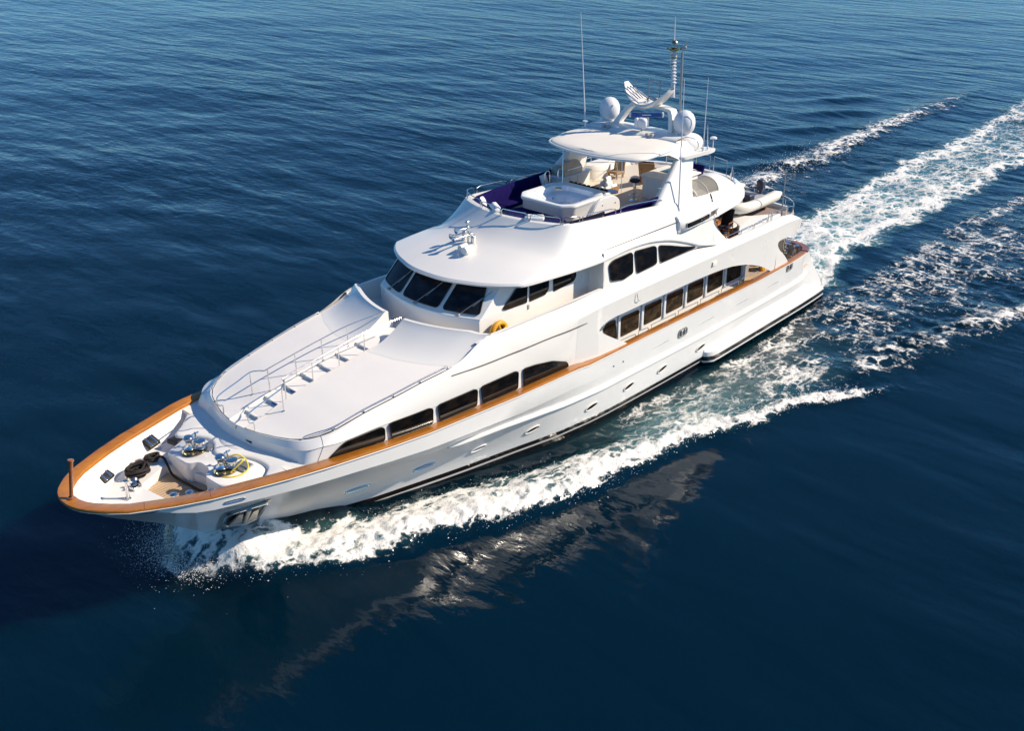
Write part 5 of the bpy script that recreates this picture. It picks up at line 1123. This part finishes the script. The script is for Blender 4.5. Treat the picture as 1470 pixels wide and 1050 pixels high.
q.tube(smooth_curve([(3.45, 1.5, 3.35), (3.62, 1.25, 3.26), (3.52, .9, 3.24), (3.45, .55, 3.05), (3.5, .25, 2.95), (3.56, -.2, 2.94), (3.6, -.7, 2.94), (3.75, -1.1, 2.94)], 6), .038, 8)
tag(build('mooring_rope', q, 'rope', loc=(3.0, 1.0, 3.2)), 'black mooring rope coiled on the foredeck with its tail running into the teak well', 'rope')
q = MB().tube(smooth_curve([(4.0, -1.05, 3.58), (4.3, -1.0, 3.75), (4.6, -1.25, 3.95), (4.75, -1.5, 3.8), (4.6, -1.75, 3.62), (4.2, -1.7, 3.57), (3.95, -1.4, 3.57), (4.05, -1.0, 3.58), (4.5, -.9, 3.6), (4.8, -1.2, 3.72), (4.6, -1.6, 3.9), (4.2, -1.5, 3.62)], 6), .022, 7)
tag(build('shore_cable', q, 'yellow', loc=(4.3, -1.3, 3.55)), 'yellow cable looped round the nearer windlass on the foredeck', 'cable')
# dark rope line lying along the inside of the starboard bulwark
build('deck_line', MB().tube(smooth_curve([(3.95, 2.05, 3.24), (4.6, 2.1, 3.25), (5.2, 2.2, 3.25)], 5), .014, 5), 'greyp', fore)

# ================================================================== SEA
rng = np.random.RandomState(3)
def vnoise(x, y, seed):
    xi = np.floor(x).astype(np.int64); yi = np.floor(y).astype(np.int64); fx = x - xi; fy = y - yi
    def h(a, b):
        n_ = (a * 374761393 + b * 668265263 + seed * 1442695041) & 0xFFFFFFFF
        n_ = ((n_ ^ (n_ >> 13)) * 1274126177) & 0xFFFFFFFF; return ((n_ ^ (n_ >> 16)) & 0xFFFF) / 65535.0
    u = fx * fx * (3 - 2 * fx); v = fy * fy * (3 - 2 * fy)
    return (h(xi, yi) * (1 - u) + h(xi + 1, yi) * u) * (1 - v) + (h(xi, yi + 1) * (1 - u) + h(xi + 1, yi + 1) * u) * v
def fbm(x, y, seed, o=5):
    s = 0; a = .5; 
    for k in range(o): s = s + a * vnoise(x * 2 ** k + 17.3 * k, y * 2 ** k - 9.1 * k, seed + k); a *= .5
    return s / (1 - .5 ** o)
def geom(start, end, d0, g):
    out = [start]; d = d0; s = 1 if end > start else -1
    while abs(end - out[-1]) > d: out.append(out[-1] + s * d); d *= g
    out.append(end); return out
xs = sorted(set(np.round(np.concatenate([geom(-16, -4000, .5, 1.12), np.arange(-16, 1.5, .22), np.arange(1.5, 30, .085), np.arange(30, 46, .14), np.arange(46, 110, .3), geom(110, 6000, .4, 1.09)]), 4)))
ysg = sorted(set(np.round(np.concatenate([geom(-27, -4000, .5, 1.12), np.arange(-27, -13, .25), np.arange(-13, -2, .085), np.arange(-2, 5, .2), np.arange(5, 16, .16), np.arange(16, 60, .4), geom(60, 6000, .5, 1.09)]), 4)))
X, Y = np.meshgrid(np.array(xs), np.array(ysg), indexing='ij')
sst = lambda a, b, v: (lambda t: t * t * (3 - 2 * t))(np.clip((v - a) / (b - a), 0, 1))
near = 1 - sst(70, 160, np.hypot(X - 20, Y))
# gentle swell
Z = np.zeros_like(X); az0 = math.radians(42)
for k in range(26):
    L = 2.6 * 1.12 ** k * rng.uniform(.9, 1.1); d = az0 + rng.normal(0, .42); ph = rng.uniform(0, 6.28); kk = 2 * math.pi / L
    if L > 40: break
    Z += .0016 * L ** .75 * np.sin(kk * (X * math.cos(d) + Y * math.sin(d)) + ph) * (near if L < 12 else 1)
calm = 1 - .62 * (1 - sst(0, 9, np.abs(Y + 12))) * sst(-8, 2, X) * (1 - sst(30, 40, X))
Z *= np.where(near > 0, calm, 1)
# --- wake description ----------------------------------------------------
I = lambda v, tab: np.interp(v, [t[0] for t in tab], [t[1] for t in tab])
HB = [(4.6, 0), (6, .5), (7.5, 1.0), (9.2, 1.55), (10.9, 1.95), (12.5, 2.35), (14.9, 2.85), (16.7, 3.2), (18.9, 3.5), (22, 3.65), (26, 4.1), (36.8, 4.1)]
OUT = [(2.2, -.2), (3.0, .8), (4.0, 1.95), (4.9, 2.6), (6.35, 3.5), (9, 4.45), (10.7, 5.25), (15.1, 6.35), (18, 6.6), (20.4, 7.0), (23, 8.0), (25.4, 8.5), (27, 9.5), (28.8, 10.7), (30, 11.4), (34, 13.2)]
INN = [(2.2, -1), (4.2, -.3), (5, .1), (6.4, 1.0), (9.1, 2.2), (13, 3.4), (17.6, 4.6), (20, 4.6), (24, 4.7), (30, 4.8)]
FL = np.zeros_like(X); F = np.zeros_like(X); A = np.zeros_like(X); DZ = np.zeros_like(X)
n1 = fbm(X * .55, Y * .55, 11); n2 = fbm(X * 1.7, Y * 1.7, 23, 5); n3 = fbm(X * .16, Y * .16, 31, 3)
n4 = fbm(X * 4.1, Y * 4.1, 47, 3)
for side in (-1, 1):
    H = Y * side; wob = (n2 - .5) * 1.0 + (n1 - .5) * .9
    out = I(X, OUT); inn = I(X, INN); hbv = I(X, HB)
    on = sst(2.0, 4.2, X) * (1 - sst(27, 30.5, X + wob * 2))
    e_out = 1 - sst(-.35, .25, H - out + wob * .55)
    e_in = sst(-.25, .55, H - inn + wob * .7)
    band = e_out * e_in * on
    crest = np.exp(-((H - (out * .72 + inn * .28)) / (.26 * (out - inn) + .25)) ** 2)
    front = np.exp(-((H - out + .25 + wob * .5) / .5) ** 2) * on
    dens = I(X, [(2, .5), (3.5, .86), (6, .92), (12, .86), (17, .70), (20, .57), (24, .47), (28, .40)])
    F = np.maximum(F, band * np.clip(dens * (.72 + .28 * crest) + (n1 - .5) * .35, 0, 1))
    F = np.maximum(F, front * I(X, [(2, .6), (12, .95), (20, .93), (26, .82), (30, .6)]))
    # lace between hull and band
    outl = np.minimum(out, I(X, [(22, 7.6), (24, 8.0), (28, 8.9), (31, 8.6), (36, 9.6)])); lace = sst(0, .5, H - hbv + .1) * (1 - sst(-.9, .5, H - outl + wob * .6)) * sst(15.5, 21, X + wob) * (1 - sst(33, 39, X))
    F = np.maximum(F, lace * np.clip(.385 + (n1 - .5) * .7, 0, .56)); A = np.maximum(A, lace * .20 * (1 - sst(25, 35, X)) + band * .30 * (1 - sst(20, 28, X)))
    DZ += on * (1 - sst(14, 30, X) * .6) * (I(X, [(2, .05), (4, .32), (7, .36), (12, .32), (20, .26), (30, .15)]) * crest * (.7 + .6 * n2) + .10 * band * (n4 - .4) * 1.6 + .14 * front * (n4 - .3))
    DZ += .62 * np.exp(-((X - 5.0) / 1.1) ** 2 - ((H - .8) / .95) ** 2) * (.8 + .4 * n2) + .42 * np.exp(-((X - 7.0) / 1.5) ** 2 - ((H - hbv - .1) / .7) ** 2)
    F = np.maximum(F, .9 * np.exp(-((X - 4.9) / .8) ** 2 - ((H - .7) / .7) ** 2))
    DZ += on * I(X, [(2, .12), (4.5, .36), (9, .34), (13, .20), (18, .06), (22, 0)]) * np.exp(-np.clip(H - out, 0, 60) / 2.6) * (.85 + .3 * n1) * (H > -.5)
    # trough beside the hull
    DZ -= .16 * np.exp(-((H - hbv - .6) / .8) ** 2) * sst(8.5, 12, X) * (1 - sst(30, 36, X))
    # second (diverging) foam line abaft the stern
    c2 = I(X, [(26.5, 8.2), (29.5, 8.9), (31.5, 9.5), (33.5, 9.9), (36.6, 10.7), (40.5, 11.9), (50, 14.4), (70, 19)]) if side < 0 else I(X, [(36, 7.4), (44, 8.2), (51, 8.9), (56, 9.5), (63, 9.3), (74, 9.9), (83, 9.6), (110, 9.5)])
    l2 = (sst(27.5, 30.5, X) * (1 - sst(44, 60, X)) if side < 0 else sst(36, 42, X) * (1 - sst(78, 100, X)))
    wd2 = 1.3 if side < 0 else 1.6
    d2 = H - c2 + wob * .9
    F = np.maximum(F, l2 * np.exp(-(d2 / wd2) ** 2) * (.52 + (n1 - .5) * .8 + (n2 - .5) * .5) * (1.0 if side < 0 else .98)); DZ += l2 * .20 * np.exp(-(d2 / 1.1) ** 2) * (1 + (n2 - .5))
    sc2 = (1 - sst(-.4, 1.0, d2)) * sst(3.6, 5.0, H) * (sst(31, 34, X) * (1 - sst(50, 75, X)) if side < 0 else sst(36, 44, X) * (1 - sst(60, 85, X)) * .55)
    FL = np.maximum(FL, np.clip(sc2 + l2 * np.exp(-(d2 / 2.5) ** 2), 0, 1))
    F = np.maximum(F, sc2 * np.clip(.37 + (n3 - .5) * .7 + (n1 - .5) * .5, 0, .47))
    DZ += sc2 * ((n1 - .5) * .25 + (n2 - .5) * .12)
# propeller wash behind the stern
cyc = I(X, [(35, 0), (40, -.2), (50, .3), (60, .6), (77, .4), (110, 2)]); hw = I(X, [(35, 3.6), (38, 3.4), (42, 2.6), (48, 2.7), (60, 3.4), (80, 3.6), (120, 5)])
wobw = (n1 - .5) * 2.2 + (n2 - .5) * .8; dw = np.abs(Y - cyc) - hw + wobw; ins = 1 - sst(-1.3, .5, dw); onw = sst(35.0, 36.6, X) * (1 - sst(80, 130, X))
edge = np.exp(-((dw + .7) / .8) ** 2)
F = np.maximum(F, onw * (ins * I(X, [(36, .86), (42, .74), (50, .63), (60, .55), (80, .46), (110, .25)]) + edge * I(X, [(36, .2), (45, .22), (60, .28), (80, .25)])) * (.75 + .5 * n1))
A = np.maximum(A, onw * ins * I(X, [(36, 1.0), (45, .8), (60, .5), (90, .18)]))
DZ += onw * ins * ((n1 - .45) * .5 + (n2 - .5) * .25) * I(X, [(36, 1), (60, .6), (110, .15)]) + sst(36, 38, X) * .18 * np.exp(-((X - 41) / 4) ** 2) * np.exp(-(Y / 2.6) ** 2)
# outer port streak in the wash
st2 = np.exp(-((Y + I(X, [(36, 4.3), (45, 4.0), (55, 5.3), (62, 5.6), (75, 6.4)]) + wobw * .6) / .9) ** 2) * sst(44, 54, X) * (1 - sst(70, 95, X)); F = np.maximum(F, st2 * (.28 + .45 * n1))
st3 = np.exp(-((Y + I(X, [(35, 4.0), (38, 4.5), (43, 6.2), (50, 8.2)]) + (n1 - .5) * .8) / .22) ** 2) * sst(35, 36.5, X) * (1 - sst(42, 50, X)); F = np.maximum(F, st3 * .55)
# Kelvin crests to starboard of the wake
for (px, py) in ((62, 12.0), (68.5, 13.2), (75, 14.8), (81, 16.8), (56, 10.8)):
    u = (X - px) * .55 + (Y - py) * .83; v = -(X - px) * .83 + (Y - py) * .55
    DZ += .16 * np.exp(-(u / .9) ** 2 - (v / 3.5) ** 2) - .09 * np.exp(-((u + 1.8) / 1.3) ** 2 - (v / 4) ** 2)
Zt = Z + DZ
# keep water out of the boat
rough = .55 + .45 * sst(18, 60, np.hypot(X - 5, Y + 10)) ; rough = rough * (.45 + .55 * sst(0, 1, 1 - (1 - calm) / .62)); rough = rough + .35 * (1 - sst(-1, 4, X)) * (1 - sst(-2, 6, Y)) * near; rough = np.clip(rough + .8 * np.clip(F * 1.5, 0, 1) + .5 * A, 0, 1.3)
me = bpy.data.meshes.new('sea'); nx, ny = X.shape
vs = np.stack([X, Y, Zt], -1).reshape(-1, 3); idx = np.arange(nx * ny).reshape(nx, ny)
fs = np.stack([idx[:-1, :-1], idx[1:, :-1], idx[1:, 1:], idx[:-1, 1:]], -1).reshape(-1, 4)
me.vertices.add(len(vs)); me.vertices.foreach_set('co', vs.astype(np.float32).ravel())
me.loops.add(fs.size); me.loops.foreach_set('vertex_index', fs.astype(np.int32).ravel()); me.polygons.add(len(fs))
me.polygons.foreach_set('loop_start', np.arange(0, fs.size, 4, dtype=np.int32)); me.polygons.foreach_set('use_smooth', np.ones(len(fs), dtype=bool))
me.update(); me.validate()
for nm, arr in (('foam', F), ('aerate', A), ('rough', rough), ('fleck', FL)):
    at_ = me.attributes.new(nm, 'FLOAT', 'POINT'); at_.data.foreach_set('value', arr.astype(np.float32).ravel())
sea = bpy.data.objects.new('sea', me); col.objects.link(sea); sea['kind'] = 'structure'

m, n, l, p = new_mat('sea_water'); out_ = n['Material Output']
geo = n.new('ShaderNodeNewGeometry')
def attr(nm): a = n.new('ShaderNodeAttribute'); a.attribute_name = nm; return a.outputs['Fac']
def mth(op, a, b=None, c=None, clamp=False):
    q = n.new('ShaderNodeMath'); q.operation = op; q.use_clamp = clamp
    for i, v in enumerate((a, b, c)):
        if v is None: continue
        if isinstance(v, (int, float)): q.inputs[i].default_value = v
        else: l.new(v, q.inputs[i])
    return q.outputs[0]
def noise(vec, s, d=4, r=.55, dist=0):
    t = n.new('ShaderNodeTexNoise'); t.inputs['Scale'].default_value = s; t.inputs['Detail'].default_value = d; t.inputs['Roughness'].default_value = r; t.inputs['Distortion'].default_value = dist
    l.new(vec, t.inputs['Vector']); return t
def mapping(rz, scl):
    q = n.new('ShaderNodeMapping'); q.vector_type = 'POINT'; q.inputs['Rotation'].default_value = (0, 0, rz); q.inputs['Scale'].default_value = scl; l.new(geo.outputs['Position'], q.inputs[0]); return q.outputs[0]
pos = mapping(0, (1, 1, 1))
mA = mapping(-az0, (1, .30, 1)); mB = mapping(-az0 + .35, (1, .42, 1)); mC = mapping(-az0 - .3, (1, .5, 1))
hA = noise(mA, .42, 2, .42, .3).outputs['Fac']; hB = noise(mB, 1.15, 4, .55, .3).outputs['Fac']; hC = noise(mC, 3.2, 3, .5).outputs['Fac']
hsum = mth('ADD', mth('ADD', mth('MULTIPLY', hA, .80), mth('MULTIPLY', hB, mth('MULTIPLY', attr('rough'), .30))), mth('MULTIPLY', hC, mth('MULTIPLY', attr('rough'), .05)))
patch = noise(mapping(-az0, (1, .5, 1)), .05, 3).outputs['Fac']
amp = mth('MULTIPLY', mth('MULTIPLY_ADD', attr('rough'), .62, .30), mth('MULTIPLY_ADD', patch, 1.3, .35))
bmp = n.new('ShaderNodeBump'); bmp.inputs['Distance'].default_value = .32; bmp.inputs['Strength'].default_value = 1.0
l.new(mth('MULTIPLY', hsum, amp), bmp.inputs['Height'])
# foam pattern
foam = attr('foam')
dn = noise(pos, .9, 4, .6).outputs['Color']
vadd = n.new('ShaderNodeVectorMath'); vadd.operation = 'MULTIPLY_ADD'; l.new(dn, vadd.inputs[0]); vadd.inputs[1].default_value = (1.3, 1.3, 0); l.new(mapping(-.15, (.62, 1, 1)), vadd.inputs[2])
def lace(sc_, wd):
    v = n.new('ShaderNodeTexVoronoi'); v.feature = 'DISTANCE_TO_EDGE'; v.inputs['Scale'].default_value = sc_; l.new(vadd.outputs[0], v.inputs['Vector'])
    return mth('SUBTRACT', 1.0, mth('DIVIDE', v.outputs['Distance'], wd), clamp=True)
la = mth('MAXIMUM', lace(.85, .20), mth('MULTIPLY', lace(2.1, .24), .9))
fb = noise(mapping(-.3, (.75, 1, 1)), 1.5, 9, .66, .4).outputs['Fac']; ff = noise(mapping(-.3, (.8, 1.25, 1)), 5.5, 6, .7, .3).outputs['Fac']
pat = mth('ADD', mth('ADD', mth('MULTIPLY', la, .52), mth('MULTIPLY', mth('MULTIPLY_ADD', fb, 2.0, -.5), .36)), mth('MULTIPLY', mth('SUBTRACT', ff, .5), .70))
fl_n = noise(mapping(-az0, (1, .36, 1)), 4.2, 4, .6, .2).outputs['Fac']
pat = mth('ADD', pat, mth('MULTIPLY', mth('SUBTRACT', fl_n, .5), mth('MULTIPLY', attr('fleck'), 1.1)))
# mask = smoothstep of pattern above (1-foam)
mr = n.new('ShaderNodeMapRange'); mr.interpolation_type = 'SMOOTHSTEP'; mr.inputs[1].default_value = -.03; l.new(mth('ADD', mth('MULTIPLY_ADD', attr('aerate'), .38, .26), mth('MULTIPLY', attr('fleck'), .14)), mr.inputs[2])
l.new(mth('SUBTRACT', mth('ADD', pat, mth('MULTIPLY', foam, 1.10)), 1.0), mr.inputs[0])
mask = mth('MULTIPLY', mr.outputs[0], mth('GREATER_THAN', foam, .04))
# colours
wc = n.new('ShaderNodeMix'); wc.data_type = 'RGBA'; wc.inputs[6].default_value = (.0001, .0102, .0228, 1); wc.inputs[7].default_value = (.10, .29, .31, 1)
l.new(mth('ADD', mth('MULTIPLY', attr('aerate'), .85), mth('MULTIPLY', foam, .04), clamp=True), wc.inputs[0])
l.new(wc.outputs[2], p.inputs['Base Color']); l.new(mth('MULTIPLY_ADD', mth('SUBTRACT', attr('rough'), .35, None, True), .10, .045), p.inputs['Roughness']); p.inputs['IOR'].default_value = 1.333
p.inputs['Specular IOR Level'].default_value = .46
p.inputs['Subsurface Weight'].default_value = 1.0; p.inputs['Subsurface Radius'].default_value = (1.0, 2.2, 3.2); p.inputs['Subsurface Scale'].default_value = 4.0
l.new(bmp.outputs[0], p.inputs['Normal'])
fd_ = n.new('ShaderNodeBsdfPrincipled'); fd_.inputs['Base Color'].default_value = (.88, .85, .79, 1); fd_.inputs['Roughness'].default_value = .85
b2 = n.new('ShaderNodeBump'); b2.inputs['Distance'].default_value = .20; b2.inputs['Strength'].default_value = .7; l.new(mth('ADD', fb, mth('MULTIPLY', ff, .45)), b2.inputs['Height']); l.new(b2.outputs[0], fd_.inputs['Normal'])
ms = n.new('ShaderNodeMixShader'); l.new(mask, ms.inputs[0]); l.new(p.outputs[0], ms.inputs[1]); l.new(fd_.outputs[0], ms.inputs[2]); l.new(ms.outputs[0], out_.inputs['Surface'])
me.materials.append(m)

# spray thrown up by the bow wave: thousands of droplets, one object
q = MB(); rs = np.random.RandomState(5)
OCT = [(1, 0, 0), (-1, 0, 0), (0, 1, 0), (0, -1, 0), (0, 0, 1), (0, 0, -1)]; OF = [(0, 2, 4), (2, 1, 4), (1, 3, 4), (3, 0, 4), (2, 0, 5), (1, 2, 5), (3, 1, 5), (0, 3, 5)]
vsx = []; fsx = []
def drop(x, y, z, r):
    o_ = len(vsx); sx_, sy_, sz_ = rs.uniform(.6, 1.6, 3)
    for a, b, c in OCT: vsx.append((x + a * r * sx_, y + b * r * sy_, z + c * r * sz_))
    for f in OF: fsx.append(tuple(i + o_ for i in f))
def I1(v, t): return float(np.interp(v, [a[0] for a in t], [a[1] for a in t]))
for k in range(9000):
    x = 2.6 + 12.5 * rs.rand() ** 1.7; sd_ = -1 if rs.rand() < .8 else 1
    o_, i_ = I1(x, OUT), I1(x, INN); t_ = rs.beta(3.2, 1.6); h_ = i_ + (o_ - i_) * t_ + rs.normal(0, .22) + (.3 * rs.exponential() if rs.rand() < .35 else 0)
    if h_ < .15 and x > 4.4: continue
    top = I1(x, [(2.6, .3), (4.5, .75), (7, .75), (11, .5), (16, .25)]); z = .12 + top * rs.beta(1.4, 2.2) + rs.exponential() * .08
    drop(x, sd_ * h_, z, .005 + .014 * rs.rand() ** 3)
for k in range(1500):   # along the breaking front further aft, and the fan by the stem
    x = rs.uniform(9, 28); o_ = I1(x, OUT); drop(x, -(o_ + rs.normal(0, .3)), .12 + rs.exponential() * .10, .008 + .016 * rs.rand() ** 2)
for k in range(6000):
    x = rs.normal(3.3, .6); y = rs.normal(.9, .75); drop(x, y, .05 + abs(rs.normal(0, .45)), .004 + .010 * rs.rand() ** 3)
for k in range(1200):   # fine spray off the quarter waves
    x = rs.uniform(44, 62); drop(x, 8.8 + rs.normal(0, .9), .15 + rs.exponential() * .25, .012 + .02 * rs.rand() ** 2)
me2 = bpy.data.meshes.new('bow_spray'); me2.from_pydata(vsx, [], fsx); me2.update(); me2.materials.append(M['spray'])
spr = bpy.data.objects.new('bow_spray', me2); col.objects.link(spr); spr['kind'] = 'stuff'; spr['label'] = 'white droplets of spray thrown up along the bow wave'
